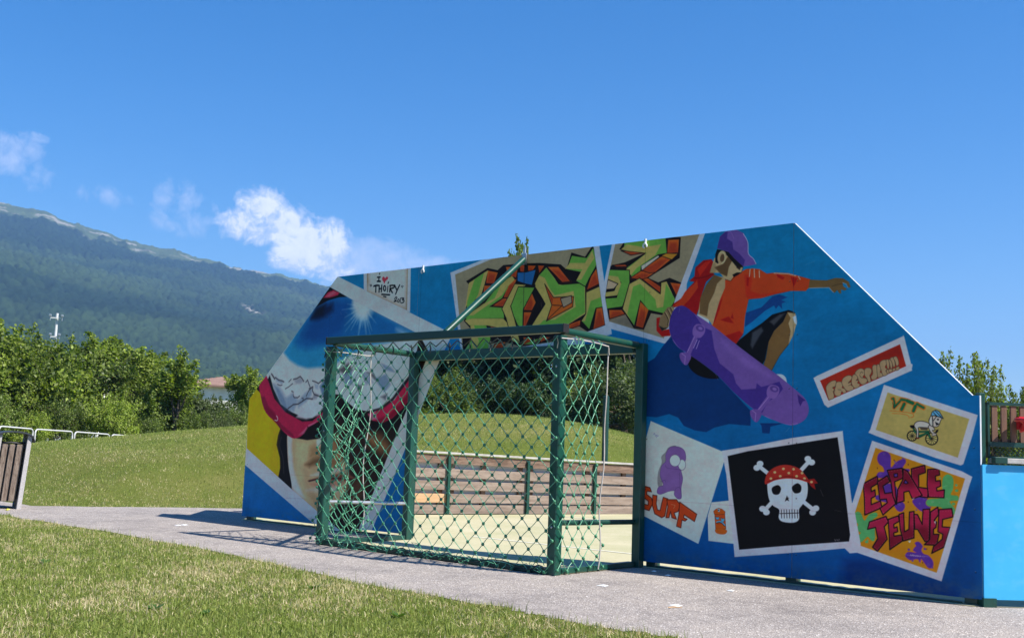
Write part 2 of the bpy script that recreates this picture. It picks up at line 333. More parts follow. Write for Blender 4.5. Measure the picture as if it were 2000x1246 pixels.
    def grad(V, c1, c2, pts, ol=5):           # airbrushed block side
        q = np.array(pts, float); P(V, c1, q); c = q.mean(0); lo = q[:, 1].max()
        P(V, c2, np.where(q[:, 1:] > c[1], q, q*.55+c*.45), blur=12, al=.8); P(V, c1, q, al=0, ol=ol, oc=K)
    clip(D, p1)
    P(D, (168, 150, 128), [(860, 390), (980, 370), (940, 470)], blur=10)
    # black ground behind the letters
    P(D, K, [(180, 462), (330, 370), (400, 385), (440, 350), (560, 340), (690, 335), (840, 345), (880, 380), (915, 262), (1010, 292), (1060, 215), (1090, 240), (1160, 770), (1030, 815), (960, 770), (880, 810), (800, 880), (560, 915), (430, 880), (160, 940), (150, 800), (210, 790), (165, 740), (205, 490)])
    for q in ([(330, 385), (405, 400), (375, 480), (318, 478)], [(455, 360), (545, 358), (530, 440), (470, 420)], [(305, 490), (375, 490), (330, 560), (298, 570)], [(480, 460), (535, 445), (490, 575), (440, 578)], [(440, 580), (485, 580), (450, 640), (360, 635)], [(555, 345), (590, 350), (585, 400), (556, 395)], [(610, 350), (670, 352), (640, 400), (612, 390)], [(680, 350), (730, 352), (690, 410)], [(745, 360), (825, 360), (910, 465), (850, 470)], [(600, 590), (640, 540), (668, 610), (640, 668), (582, 665)], [(582, 675), (640, 675), (600, 770), (578, 790)], [(735, 480), (790, 560), (860, 580), (880, 620), (740, 735), (775, 630)], [(1050, 430), (1090, 370), (1110, 480), (1020, 525)], [(1090, 640), (1130, 640), (1150, 765), (1065, 800)], [(900, 760), (980, 730), (975, 770), (890, 800)], [(335, 775), (440, 785), (470, 800), (390, 810)], [(380, 900), (460, 880), (430, 935), (360, 945)], [(580, 850), (640, 855), (620, 905), (580, 905)], [(690, 850), (780, 850), (700, 890)], [(165, 800), (205, 795), (200, 830), (160, 830)]):
        grad(D, O, R, q)
    P(D, (30, 92, 160), [(538, 400), (600, 398), (668, 380), (640, 490), (590, 480), (538, 462)], ol=5, oc=K)
    # K
    P(D, Yl, [(200, 475), (310, 400), (335, 385), (310, 480), (285, 560), (230, 600), (175, 640)], ol=0)
    P(D, G, [(240, 450), (305, 405), (262, 560), (180, 690), (190, 600)])
    P(D, (120, 110, 92), [(340, 600), (430, 470), (440, 520), (380, 590)], ol=3, oc=K)
    P(D, G, [(400, 500), (495, 440), (470, 510), (430, 580), (340, 640), (440, 648), (445, 720), (215, 722), (180, 740), (180, 690), (290, 640)])
    P(D, Yl, [(430, 470), (500, 425), (520, 450), (470, 500), (430, 560), (300, 650), (230, 700), (190, 700), (300, 620), (380, 580)])
    P(D, Yl, [(170, 735), (220, 722), (440, 722), (465, 750), (480, 800), (330, 770), (205, 770)])
    P(D, G, [(210, 768), (320, 770), (350, 860), (330, 940), (165, 950), (230, 850)]); P(D, Yl, [(210, 770), (235, 768), (270, 880), (250, 940), (225, 940)])
    # I
    P(D, Yl, [(520, 480), (600, 485), (560, 540), (490, 635), (520, 730), (560, 900), (500, 880), (460, 720), (430, 655)], ol=5, oc=K)
    P(D, G, [(545, 500), (660, 505), (610, 600), (578, 660), (575, 790), (540, 770), (510, 700), (492, 635)], ol=5, oc=K)
    # D
    P(D, Yl, [(740, 362), (800, 440), (825, 480), (880, 490), (1012, 470), (1016, 690), (870, 780), (660, 790), (610, 830), (690, 690), (735, 620), (660, 500), (690, 420)], ol=6, oc=K)
    P(D, G, [(740, 370), (792, 440), (830, 490), (1005, 475), (1010, 680), (860, 780), (670, 785), (720, 735), (800, 720), (935, 640), (930, 545), (800, 570), (730, 460), (690, 420)])
    P(D, Yl, [(690, 420), (660, 480), (735, 620), (640, 770), (680, 770), (775, 630), (735, 480), (800, 560), (930, 530), (945, 640), (800, 730), (735, 735), (880, 640), (870, 580), (790, 570), (730, 440)])
    P(D, O, [(728, 480), (790, 575), (930, 568), (924, 640), (740, 740), (778, 628)], ol=5, oc=K); P(D, R, [(740, 500), (785, 585), (780, 620), (775, 600)], blur=6)
    P(D, (140, 128, 110), [(838, 582), (915, 562), (918, 612), (858, 645)], ol=5, oc=K); P(D, (168, 82, 26), [(778, 628), (850, 632), (745, 732)], ol=4, oc=K)
    # S
    P(D, G, [(918, 282), (1020, 298), (1068, 225), (1098, 330), (1085, 360), (1040, 440), (1012, 500), (945, 460), (980, 400), (880, 380)], ol=5, oc=K)
    P(D, Yl, [(905, 335), (1010, 335), (1060, 250), (1075, 300), (1030, 370), (985, 450), (950, 455), (990, 380), (870, 375)])
    P(D, G, [(1020, 590), (1140, 560), (1148, 640), (1085, 650), (1040, 800), (985, 740), (1015, 690)], ol=5, oc=K)
    P(D, Yl, [(1020, 540), (1110, 500), (1128, 570), (1050, 600), (1010, 740), (985, 740), (1018, 690)])
    P(D, G, [(660, 870), (720, 850), (650, 900), (590, 900)]); 
    S(D, (40, 40, 40), 3, [(590, 280), (583, 480), (575, 800), (578, 860)], al=.8)
    clip(D, p2)
    P(D, (104, 98, 88), [(1180, 740), (1300, 700), (1390, 790), (1340, 790)], blur=16, al=.8)
    P(D, K, [(1248, 240), (1280, 190), (1580, 155), (1678, 155), (1670, 300), (1510, 400), (1450, 440), (1520, 470), (1600, 438), (1700, 480), (1650, 600), (1560, 700), (1470, 685), (1420, 800), (1350, 790), (1270, 660), (1160, 730), (1150, 560), (1150, 380), (1200, 350), (1290, 330), (1420, 270), (1330, 265)])
    for q in ([(1588, 172), (1668, 168), (1660, 265), (1580, 270)], [(1260, 250), (1340, 255), (1420, 265), (1330, 280)], [(1200, 350), (1290, 345), (1310, 360), (1230, 362)], [(1175, 660), (1265, 660), (1290, 690), (1180, 725)], [(1395, 600), (1455, 660), (1415, 790), (1362, 775)], [(1600, 468), (1690, 480), (1650, 570)], [(1400, 440), (1450, 440), (1540, 500), (1535, 545)]):
        grad(D, O, R, q)
    grad(D, O, R, [(1325, 440), (1400, 390), (1500, 400), (1440, 440), (1395, 450)], 4)
    grad(D, O, R, [(1400, 385), (1540, 290), (1650, 270), (1600, 320), (1500, 400), (1460, 405)], 4)
    P(D, (176, 118, 34), [(1540, 285), (1575, 268), (1660, 270), (1615, 312)], ol=4, oc=K)
    P(D, (170, 170, 160), [(1400, 355), (1520, 280), (1530, 292), (1405, 388)], ol=4, oc=K)
    P(D, G, [(1285, 195), (1570, 160), (1580, 265), (1520, 275), (1400, 355), (1395, 390), (1335, 430), (1300, 370), (1420, 280), (1470, 230), (1400, 250), (1280, 240)])
    P(D, Yl, [(1262, 240), (1300, 205), (1420, 225), (1540, 205), (1500, 280), (1370, 370), (1330, 420), (1290, 385), (1440, 265), (1300, 250)])
    P(D, G, [(1165, 380), (1320, 385), (1322, 500), (1270, 640), (1160, 655), (1150, 580), (1230, 575), (1260, 470), (1170, 430)], ol=5, oc=K)
    P(D, Yl, [(1160, 420), (1240, 430), (1262, 480), (1235, 560), (1150, 570), (1152, 540), (1215, 530), (1235, 480), (1170, 460)])
    P(D, (170, 150, 126), [(1170, 450), (1240, 480), (1210, 515), (1155, 520)], ol=5, oc=K)
    P(D, Yl, [(1318, 480), (1390, 440), (1535, 550), (1540, 470), (1580, 460), (1640, 590), (1570, 690), (1450, 650), (1395, 590), (1350, 770), (1270, 655)], ol=6, oc=K)
    P(D, G, [(1345, 500), (1395, 480), (1500, 590), (1510, 650), (1555, 640), (1575, 480), (1640, 590), (1580, 690), (1450, 660), (1395, 592), (1352, 770), (1305, 690)])
    clip()
    # ---------------- skater
    DB = (8, 46, 104)
    P(E, DB, [(200, 670), (310, 800), (470, 900), (640, 1080), (640, 1165), (520, 1155), (440, 1175), (395, 1200), (330, 1190), (270, 1165), (240, 1120), (190, 1100), (120, 1118), (40, 1110), (45, 830), (110, 790), (150, 730)], blur=2)
    P(E, DB, [(690, 1150), (830, 1150), (750, 1170), (745, 1208), (705, 1205), (700, 1165)])
    P(E, (16, 58, 124), [(608, 620), (615, 540), (700, 510), (760, 450), (800, 440), (845, 455), (810, 470), (835, 480), (812, 490), (815, 520), (795, 500), (780, 520), (770, 500), (720, 530), (650, 590)])
    # back leg and shirt
    P(E, (178, 184, 196), [(345, 550), (380, 545), (410, 560), (412, 600), (350, 570)])
    P(E, (14, 12, 16), [(295, 780), (330, 790), (460, 890), (440, 905), (390, 900), (340, 880), (300, 840)], sm=1)
    # shorts and lit leg
    P(E, (13, 12, 17), [(555, 710), (640, 640), (700, 600), (760, 550), (850, 525), (880, 535), (830, 580), (770, 640), (735, 720), (720, 800), (705, 830)])
    P(E, (70, 78, 92), [(650, 650), (700, 620), (712, 640), (690, 670), (650, 740), (640, 720)], blur=6, al=.7); P(E, (96, 104, 116), [(745, 590), (800, 550), (830, 545), (770, 610)], blur=6, al=.5)
    P(E, (104, 80, 46), [(845, 535), (885, 540), (895, 590), (880, 640), (850, 715), (800, 780), (755, 862), (710, 835), (725, 790), (740, 700), (770, 640), (820, 590)], ol=2, oc=(30, 24, 20))
    P(E, (160, 144, 110), [(845, 540), (888, 545), (897, 590), (878, 660), (850, 715), (862, 640), (850, 600), (862, 570)])
    P(E, (190, 200, 210), [(872, 565), (892, 555), (896, 605), (885, 600)])
    P(E, (178, 186, 200), [(770, 885), (810, 880), (835, 900), (838, 935), (800, 920)], sm=1)
    # jacket
    J, Jd = (196, 58, 20), (140, 16, 14)
    P(E, J, [(500, 360), (560, 330), (615, 300), (650, 295), (690, 300), (730, 325), (780, 318), (850, 322), (970, 355), (965, 400), (945, 420), (860, 420), (770, 440), (700, 460), (630, 465), (610, 560), (602, 650), (560, 712), (500, 670), (430, 620), (425, 605), (460, 500), (490, 410)])
    P(E, (162, 34, 14), [(605, 330), (640, 330), (650, 360), (640, 420), (700, 440), (860, 418), (770, 440), (630, 467), (615, 450)], al=.75, blur=5)
    for q in ([(470, 580), (520, 560), (550, 600), (500, 590)], [(490, 670), (580, 640), (600, 660), (560, 712)], [(430, 560), (470, 480), (490, 440), (470, 520), (440, 600)], [(780, 320), (830, 345), (820, 360), (790, 345)], [(860, 340), (900, 350), (880, 400), (870, 370)], [(540, 540), (548, 575), (530, 570)], [(620, 345), (632, 350), (628, 395), (618, 390)]): P(E, Jd, q, blur=3, al=.85)
    for q in ([(638, 300), (634, 340)], [(660, 300), (662, 345)], [(688, 308), (690, 345)], [(770, 322), (850, 326), (890, 336)], [(905, 340), (915, 356)]): S(E, (226, 178, 168), 4, q, blur=2)
    P(E, Jd, [(335, 290), (380, 250), (425, 245), (440, 270), (420, 300), (440, 330), (395, 370), (370, 440), (355, 520), (340, 560), (300, 520), (260, 500), (205, 515), (215, 490), (260, 460), (275, 430), (300, 400), (330, 370), (300, 365), (330, 340)])
    P(E, J, [(210, 505), (250, 470), (280, 425), (330, 380), (345, 360), (350, 400), (330, 430), (300, 470), (270, 500), (290, 520), (250, 505)], blur=3, al=.85); P(E, (178, 34, 18), [(345, 300), (390, 260), (420, 255), (390, 300), (360, 340)], blur=4)
    S(E, (90, 8, 10), 4, [(330, 350), (380, 345), (435, 325)], 1, blur=2)
    # chest
    P(E, (162, 142, 106), [(440, 335), (500, 345), (500, 400), (470, 470), (430, 610), (405, 575), (350, 550), (360, 480), (400, 400)])
    P(E, (98, 76, 46), [(440, 330), (485, 350), (455, 380), (440, 430), (410, 490), (400, 560), (358, 545), (362, 460), (395, 385)], blur=2)
    # head
    P(E, (164, 146, 110), [(440, 240), (500, 200), (545, 215), (600, 290), (590, 320), (555, 325), (530, 365), (500, 355), (470, 320), (415, 320), (430, 270)])
    P(E, (88, 66, 40), [(440, 290), (490, 270), (515, 230), (545, 240), (520, 290), (510, 340), (475, 325)], blur=2)
    P(E, (20, 15, 14), [(455, 190), (520, 200), (590, 270), (600, 290), (565, 290), (520, 235), (500, 215), (460, 270), (445, 260), (445, 220)])
    E_(E, (158, 138, 104), 482, 235, 24, 38, 10); E_(E, (84, 62, 40), 484, 238, 12, 22, 10); S(E, (186, 174, 140), 4, [(468, 215), (480, 205), (495, 215), (498, 250), (480, 270)], 1)
    P(E, (18, 14, 14), [(540, 330), (565, 318), (590, 318), (575, 330), (548, 345)]); P(E, (40, 28, 22), [(560, 290), (590, 285), (580, 305)])
    S(E, (30, 22, 20), 3, [(598, 292), (590, 320), (560, 330), (550, 345), (530, 366), (500, 356)], al=.7)
    P(E, (112, 90, 60), [(412, 318), (430, 270), (445, 262), (455, 300), (440, 325)], al=.4, blur=4)
    # cap
    Pu, Pd, Pl = (98, 74, 150), (60, 44, 122), (130, 104, 176)
    P(E, Pu, [(455, 185), (470, 120), (500, 92), (560, 82), (600, 100), (625, 150), (628, 215), (655, 240), (672, 272), (640, 280), (600, 285), (550, 240), (520, 205)])
    P(E, Pd, [(455, 185), (470, 120), (500, 95), (515, 90), (510, 130), (540, 150), (545, 190), (580, 215), (610, 250), (600, 285), (550, 240), (515, 200)], blur=2)
    S(E, (188, 180, 214), 3, [(600, 105), (624, 150), (628, 213), (655, 242), (670, 270)], 1); S(E, Pl, 3, [(500, 92), (530, 95), (548, 130)], 1, al=.7)
    # arms and hands
    ar = (100, 80, 48)
    P(E, ar, [(968, 358), (1060, 362), (1110, 348), (1150, 350), (1185, 370), (1193, 400), (1180, 402), (1170, 380), (1150, 375), (1152, 392), (1174, 410), (1160, 418), (1140, 412), (1142, 435), (1130, 432), (1120, 415), (1105, 430), (1095, 425), (1075, 400), (1030, 402), (960, 405)])
    S(E, (176, 180, 186), 3, [(965, 404), (1030, 402), (1075, 402), (1098, 428)], al=.7); S(E, (176, 186, 196), 3, [(1150, 375), (1168, 382), (1180, 402)], al=.6); S(E, (58, 44, 28), 3, [(1090, 395), (1120, 385), (1150, 380)], al=.8)
    P(E, (150, 20, 16), [(120, 570), (140, 565), (135, 610), (150, 640), (190, 630), (198, 668), (150, 672), (120, 640)])
    P(E, (120, 100, 70), [(140, 570), (180, 510), (215, 505), (218, 560), (200, 590), (185, 620), (150, 640), (132, 615)])
    for q in ([(165, 540), (185, 580), (180, 610)], [(182, 525), (200, 565), (195, 595)], [(198, 515), (212, 550), (208, 580)]): S(E, (56, 44, 32), 4, q, 1); S(E, (190, 176, 140), 3, np.array(q)+[6, -4], 1, al=.8)
    P(E, (30, 22, 20), [(132, 610), (160, 625), (185, 622), (150, 640)], blur=3)
    # board
    bd = [(190, 615), (205, 545), (235, 508), (275, 505), (330, 545), (430, 612), (560, 715), (700, 820), (790, 885), (900, 975), (945, 1020), (962, 1075), (945, 1125), (900, 1155), (850, 1160), (760, 1130), (680, 1090), (560, 990), (440, 870), (300, 770), (240, 730), (205, 680)]
    P(E, Pu, bd, sm=1); clip(E, smooth_pts(bd, True))
    P(E, (58, 42, 128), [(150, 480), (300, 500), (345, 570), (380, 620), (425, 640), (440, 740), (470, 820), (545, 880), (560, 930), (590, 965), (670, 960), (675, 930), (700, 950), (740, 940), (800, 920), (820, 960), (790, 1000), (740, 1030), (700, 1100), (560, 1020), (300, 800), (160, 680)], blur=1.5)
    P(E, (52, 36, 112), [(900, 990), (945, 1025), (930, 1030), (915, 1058), (905, 1030)]); P(E, (120, 92, 172), [(470, 680), (650, 810), (780, 900), (740, 900), (600, 830), (520, 760)], blur=14, al=.5)
    S(E, (128, 104, 184), 4, [(210, 690), (245, 735), (300, 772), (440, 875), (560, 995), (680, 1092)], 1, al=.9); S(E, (150, 122, 190), 3, [(720, 1110), (780, 1140), (850, 1158), (900, 1152)], 1, al=.7)
    clip()
    tr = (112, 84, 160)
    for ax, ay, bx, by, cx, cy in [(355, 625, 300, 760, 280, 790), (765, 960, 690, 1080, 670, 1105)]:
        S(E, (100, 74, 152), 26, [(ax-10, ay+30), (bx, by)]); S(E, (150, 124, 190), 3, [(ax-20, ay+40), (bx-10, by)])
        P(E, tr, [(ax-32, ay), (ax-10, ay-22), (ax+30, ay-10), (ax+32, ay+25), (ax+5, ay+55), (ax-32, ay+40)], sm=1); E_(E, (78, 56, 134), ax+6, ay+2, 24, 17, 20); E_(E, (120, 94, 170), ax+8, ay+2, 12, 8, 20)
        P(E, (98, 72, 150), [(cx-30, cy-25), (cx+15, cy-30), (cx+32, cy-5), (cx+5, cy+40), (cx-25, cy+15)], sm=1); S(E, (150, 124, 190), 3, [(cx-20, cy-25), (cx, cy-10), (cx-5, cy+35)])
    for q in ([(345, 690), (325, 735)], [(357, 695), (340, 740)]): S(E, (170, 150, 205), 3, q)
    # ---------------- FREESTYLE
    F = View(1580, 645, 7.786)
    P(F, WHT, [(68, 725), (120, 692), (1425, 92), (1435, 72), (1450, 100), (1552, 505), (1578, 520), (1565, 590), (1570, 610), (700, 995), (290, 1175), (235, 1130)])
    P(F, (146, 36, 20), [(170, 765), (1385, 213), (1478, 545), (300, 1068)])
    clip(F, [(170, 765), (1385, 213), (1478, 545), (300, 1068)]); P(F, (116, 24, 16), [(800, 480), (1385, 213), (1440, 400), (1300, 400), (1000, 480)], blur=60, al=.6); clip()
    b, ln = (150, 130, 98), (62, 52, 44)
    for pts in ([(300, 1045), (262, 900), (270, 840), (330, 780), (400, 762), (418, 800), (400, 850), (360, 870), (385, 900), (372, 935), (385, 1000), (370, 1035), (330, 1050)],
                [(395, 980), (385, 930), (405, 850), (415, 800), (450, 780), (500, 790), (520, 830), (505, 870), (545, 890), (568, 935), (530, 958), (500, 930), (480, 985), (430, 1002)],
                [(575, 920), (520, 850), (500, 790), (520, 730), (580, 690), (640, 690), (655, 730), (620, 775), (600, 800), (650, 790), (640, 830), (680, 860), (670, 900), (620, 920)],
                [(690, 875), (650, 810), (655, 720), (680, 672), (730, 680), (742, 730), (720, 760), (755, 760), (740, 800), (775, 820), (760, 860), (720, 880)],
                [(790, 815), (760, 770), (735, 700), (700, 655), (740, 600), (800, 580), (845, 610), (850, 660), (820, 715), (870, 730), (890, 770), (860, 810), (820, 825)],
                [(905, 790), (880, 730), (850, 690), (845, 610), (870, 575), (930, 575), (955, 610), (945, 660), (925, 690), (945, 770)],
                [(960, 750), (945, 700), (970, 660), (965, 560), (990, 525), (1035, 540), (1040, 620), (1045, 700), (1010, 745)],
                [(1050, 715), (1035, 620), (1035, 530), (1070, 520), (1098, 580), (1085, 640), (1130, 650), (1130, 690), (1080, 715)],
                [(1130, 690), (1100, 610), (1075, 510), (1110, 460), (1170, 450), (1185, 500), (1160, 560), (1190, 590), (1170, 620), (1215, 640), (1180, 680)],
                [(1195, 580), (1180, 520), (1175, 450), (1215, 450), (1225, 520), (1220, 580)], [(1245, 580), (1225, 500), (1215, 445), (1255, 460), (1270, 520), (1265, 575)],
                [(1285, 555), (1260, 480), (1235, 435), (1275, 410), (1305, 470), (1310, 545)], [(1330, 540), (1310, 470), (1285, 415), (1330, 400), (1360, 460), (1365, 520)],
                [(1190, 655), (1180, 605), (1215, 600), (1225, 645)], [(1225, 640), (1215, 595), (1265, 590), (1265, 625)], [(1270, 622), (1280, 580), (1320, 580), (1310, 612)], [(1325, 610), (1330, 560), (1375, 555), (1370, 595)]):
        P(F, b, pts, sm=1, ol=6, oc=ln)
    for q in ([(370, 870), (405, 855)], [(365, 930), (400, 915)], [(440, 900), (490, 905)], [(600, 800), (640, 780)], [(605, 840), (640, 825)], [(720, 760), (745, 755)], [(780, 660), (800, 630), (820, 650)], [(770, 680), (800, 720), (830, 718)], [(940, 680), (960, 690)]): S(F, ln, 6, q, 1)
    # ---------------- VTT
    Gv = View(1690, 745, 7.33)
    P(Gv, WHT, [(268, 45), (1612, 478), (1540, 760), (1405, 1180), (1368, 1200), (1000, 1090), (150, 775), (45, 730), (75, 680)])
    P(Gv, (158, 148, 84), [(320, 155), (1490, 535), (1325, 1088), (150, 690)])
    g, o = (16, 92, 58), (196, 96, 28)
    vt = ([(385, 245), (405, 240), (420, 310), (415, 370)], [(412, 372), (500, 280)], [(515, 258), (570, 265)], [(560, 320), (520, 400)], [(600, 275), (680, 310)], [(720, 350), (690, 420)], [(740, 320), (835, 375)])
    for q in vt: S(Gv, o, 66 if q[0][0] > 500 else 52, q, blur=3)
    for q, w in zip(vt, (26, 28, 34, 42, 46, 42, 34)): S(Gv, g, w, q)
    S(Gv, (24, 20, 20), 5, [(392, 300), (412, 385), (455, 340)]); S(Gv, (178, 92, 26), 9, [(352, 415), (480, 428), (620, 445), (685, 465), (690, 500), (650, 515)], 1); S(Gv, (178, 92, 26), 8, [(385, 455), (500, 460), (590, 475), (625, 500), (628, 525)], 1)
    for cx, cy, r in ((672, 778, 70), (952, 818, 86)):
        E_(Gv, (178, 168, 100), cx, cy, r, r, ol=15, oc=(16, 14, 14))
        for a in np.arange(0, 180, 30): S(Gv, (20, 18, 16), 6, [(cx+r*np.cos(np.radians(a+8)), cy+r*np.sin(np.radians(a+8))), (cx-r*np.cos(np.radians(a+8)), cy-r*np.sin(np.radians(a+8)))])
    gr = (22, 104, 70)
    for q in ([(690, 670), (720, 720), (910, 715)], [(780, 790), (900, 730), (930, 810)], [(700, 700), (770, 780), (900, 735)]): S(Gv, (14, 14, 14), 26, q); S(Gv, gr, 17, q)
    P(Gv, (18, 14, 16), [(640, 630), (700, 625), (705, 665), (660, 665)], sm=1)
    w_ = (178, 174, 168); bk = (14, 12, 14)
    P(Gv, w_, [(700, 630), (730, 580), (800, 565), (900, 590), (930, 640), (910, 660), (770, 655), (765, 700), (760, 800), (735, 795), (735, 700)], sm=1, ol=8, oc=bk)
    P(Gv, (70, 62, 54), [(780, 658), (900, 660), (890, 695), (800, 690)], blur=3)
    P(Gv, w_, [(905, 640), (950, 630), (1000, 690), (960, 700), (1010, 745), (990, 775), (930, 710)], sm=1, ol=7, oc=bk); P(Gv, w_, [(955, 750), (1015, 740), (1015, 765), (965, 775)], sm=1, ol=5, oc=bk)
    P(Gv, bk, [(995, 735), (1020, 690), (1050, 685), (1040, 720), (1010, 745)])
    P(Gv, w_, [(915, 540), (960, 490), (1090, 520), (1080, 560), (1050, 630), (1000, 650), (940, 620), (915, 580)], sm=1, ol=7, oc=bk)
    P(Gv, (188, 184, 178), [(915, 560), (940, 490), (965, 520), (970, 620), (945, 635), (920, 600)], sm=1, ol=6, oc=bk)
    P(Gv, (86, 160, 200), [(940, 490), (960, 430), (1010, 405), (1060, 430), (1120, 530), (1060, 505), (1000, 485)], ol=8, oc=bk)
    for q in ([(975, 440), (1030, 500)], [(1000, 415), (1090, 510)], [(960, 500), (970, 640)], [(1020, 500), (975, 560)]): S(Gv, bk, 9, q)
    E_(Gv, bk, 1042, 542, 14, 14); P(Gv, bk, [(1000, 575), (1060, 605), (1020, 630)]); P(Gv, (84, 34, 26), [(708, 800), (770, 800), (775, 822), (720, 815)])
    # ---------------- ESPACE JEUNES
    Hh = View(1650, 850, 4.152)
    P(Hh, WHT, [(222, 42), (950, 290), (1035, 335), (1010, 410), (785, 1182), (100, 950), (40, 955), (-10, 905), (35, 860), (48, 790), (20, 560), (62, 545)])
    it = [(250, 100), (975, 350), (745, 1112), (105, 885), (75, 650)]
    P(Hh, (180, 118, 16), it); clip(Hh, it)
    for _ in range(40): E_(Hh, (196, 138, 34) if rs.rand() < .5 else (160, 100, 10), rs.uniform(80, 950), rs.uniform(100, 1100), rs.uniform(10, 40), rs.uniform(6, 16), rs.uniform(0, 90), blur=10, al=.35)
    pu, gn = (76, 44, 138), (74, 152, 92)
    for c_, q in [(pu, [(265, 190), (280, 145), (330, 130), (370, 165), (375, 260), (420, 215), (480, 190), (495, 215), (470, 265), (525, 275), (510, 300), (430, 330), (330, 340), (260, 340), (275, 300), (320, 295), (310, 255), (280, 230)]),
                  (pu, [(310, 420), (360, 390), (420, 420), (430, 500), (485, 560), (470, 610), (430, 610), (390, 560), (330, 540), (260, 520), (255, 490), (310, 470)]), (pu, [(550, 530), (620, 500), (690, 530), (700, 580), (640, 615), (590, 590)]), (pu, [(470, 340), (540, 380), (500, 420)]),
                  (gn, [(790, 400), (800, 340), (840, 315), (878, 350), (878, 430), (860, 480), (915, 490), (920, 525), (870, 530), (850, 540), (890, 590), (890, 640), (840, 620), (770, 580), (680, 570), (660, 540), (690, 515), (790, 500)]),
                  (gn, [(78, 640), (100, 618), (130, 630), (160, 690), (200, 640), (255, 625), (262, 655), (220, 690), (240, 740), (245, 790), (240, 850), (215, 850), (185, 820), (140, 860), (105, 860), (100, 820), (130, 790), (95, 760), (110, 720), (80, 690)]),
                  (pu, [(570, 870), (600, 862), (630, 895), (620, 930), (640, 960), (680, 975), (715, 1020), (712, 1065), (680, 1072), (645, 1030), (620, 1000), (610, 1028), (590, 1000), (530, 1008), (492, 975), (515, 945), (580, 950), (555, 930), (570, 905), (580, 895)])]:
        P(Hh, (196, 70, 110) if c_ is pu else (150, 120, 20), np.array(q, float)*1.0+[0, 1], sm=1, ol=7, oc=(178, 78, 88) if c_ is pu else (150, 128, 30)); P(Hh, c_, q, sm=1)
        q = np.array(q, float); c0, c1 = q.min(0), q.max(0)
        lim = 10 if len(q) > 15 and q[0][1] < 480 else 5
        for _ in range(lim): 
            x, y = rs.uniform(c0, c1); r = rs.uniform(4, 9)
            if np.linalg.norm(q-[x, y], axis=1).min() < 45: E_(Hh, c_, x, y, r, r, ol=2, oc=tuple(np.array(c_)*.5+75))
    for x, y in ((908, 447), (882, 555), (178, 862)): E_(Hh, gn, x, y, 14, 11)
    for x, y in ((400, 200), (515, 236), (265, 265), (515, 540), (665, 920), (632, 1030)): E_(Hh, (92, 42, 22), x, y, 4, 7)
    for x, y in ((520, 925), (650, 920)): E_(Hh, pu, x, y, 10, 9)
    m1, m2 = (146, 26, 62), (98, 14, 34)
    def letter(pts, holes=(), dark=.5):
        q = np.array(pts, float); P(Hh, m1, q); c = q.mean(0); old = CLIP[0]
        f = _field(Hh(q), True, 3); m = np.zeros((TH, TW), np.float32); m[f[1]:f[3], f[0]:f[2]] = np.clip(.5-f[4], 0, 1); CLIP[0] = m if old is None else m*old
        h = q[:, 1].max()-q[:, 1].min(); w = q[:, 0].max()-q[:, 0].min(); sgn = -1 if dark > 0 else 1
        E_(Hh, m2, c[0], c[1]+sgn*h*.42, w*.7, h*.36, blur=30, al=.9)
        CLIP[0] = old
        for d in q: pass
        qi = c+(q-c)*.90
        n = len(qi)
        for i in range(n):                     # dashed stitch just inside the edge
            a, b_ = qi[i], qi[(i+1) % n]; L = np.linalg.norm(b_-a); k_ = int(L/11)
            for j in range(k_):
                if j % 2 == 0: S(Hh, (190, 130, 142), 1.6, [a+(b_-a)*j/k_, a+(b_-a)*(j+.8)/k_], al=.6)
        P(Hh, m1, q, al=0, ol=9, oc=(16, 8, 12))
        for hq in holes: P(Hh, pu if len(hq) == 4 else (180, 118, 16), hq, ol=7, oc=(16, 8, 12))
    # ESPACE
    letter([(540, 270), (650, 240), (655, 300), (600, 320), (600, 420), (680, 430), (672, 505), (560, 490), (545, 400)])
    letter([(672, 275), (765, 270), (770, 320), (735, 330), (738, 370), (775, 365), (778, 410), (745, 425), (748, 450), (808, 440), (805, 505), (680, 500), (668, 400)])
    letter([(150, 390), (262, 330), (275, 385), (215, 420), (215, 455), (245, 440), (250, 490), (215, 510), (215, 560), (290, 530), (302, 585), (162, 645), (160, 520)])
    letter([(265, 375), (345, 325), (365, 375), (310, 410), (325, 470), (385, 462), (412, 555), (310, 645), (285, 590), (345, 545), (338, 515), (285, 520)])
    letter([(345, 282), (465, 265), (475, 345), (405, 375), (420, 560), (390, 490), (375, 380)], holes=([(398, 312), (428, 308), (428, 335), (402, 338)],))
    letter([(475, 270), (510, 290), (628, 485), (548, 515), (520, 450), (480, 460), (482, 530), (422, 548), (430, 440), (470, 360)], holes=([(478, 385), (492, 360), (515, 385), (500, 392)],))
    # JEUNES
    letter([(200, 700), (335, 655), (355, 700), (320, 740), (345, 840), (265, 940), (225, 905), (268, 835), (250, 745), (185, 760)], dark=-.5)
    letter([(352, 680), (435, 650), (442, 695), (398, 720), (400, 750), (425, 740), (430, 780), (398, 790), (400, 815), (465, 805), (468, 855), (365, 925), (360, 800)], dark=-.5)
    letter([(440, 640), (478, 625), (485, 780), (520, 760), (525, 620), (562, 615), (562, 830), (475, 855), (450, 760)], dark=-.5)
    letter([(562, 640), (590, 640), (628, 720), (635, 600), (690, 595), (685, 860), (650, 860), (590, 760), (568, 760)], dark=-.5)
    letter([(695, 620), (755, 580), (762, 640), (725, 690), (745, 700), (740, 745), (720, 760), (720, 800), (765, 800), (745, 890), (645, 885), (690, 840)], dark=-.5)
    letter([(765, 600), (868, 592), (878, 660), (795, 680), (790, 740), (855, 745), (805, 905), (705, 955), (720, 900), (790, 840), (795, 800), (755, 780)], dark=-.5)
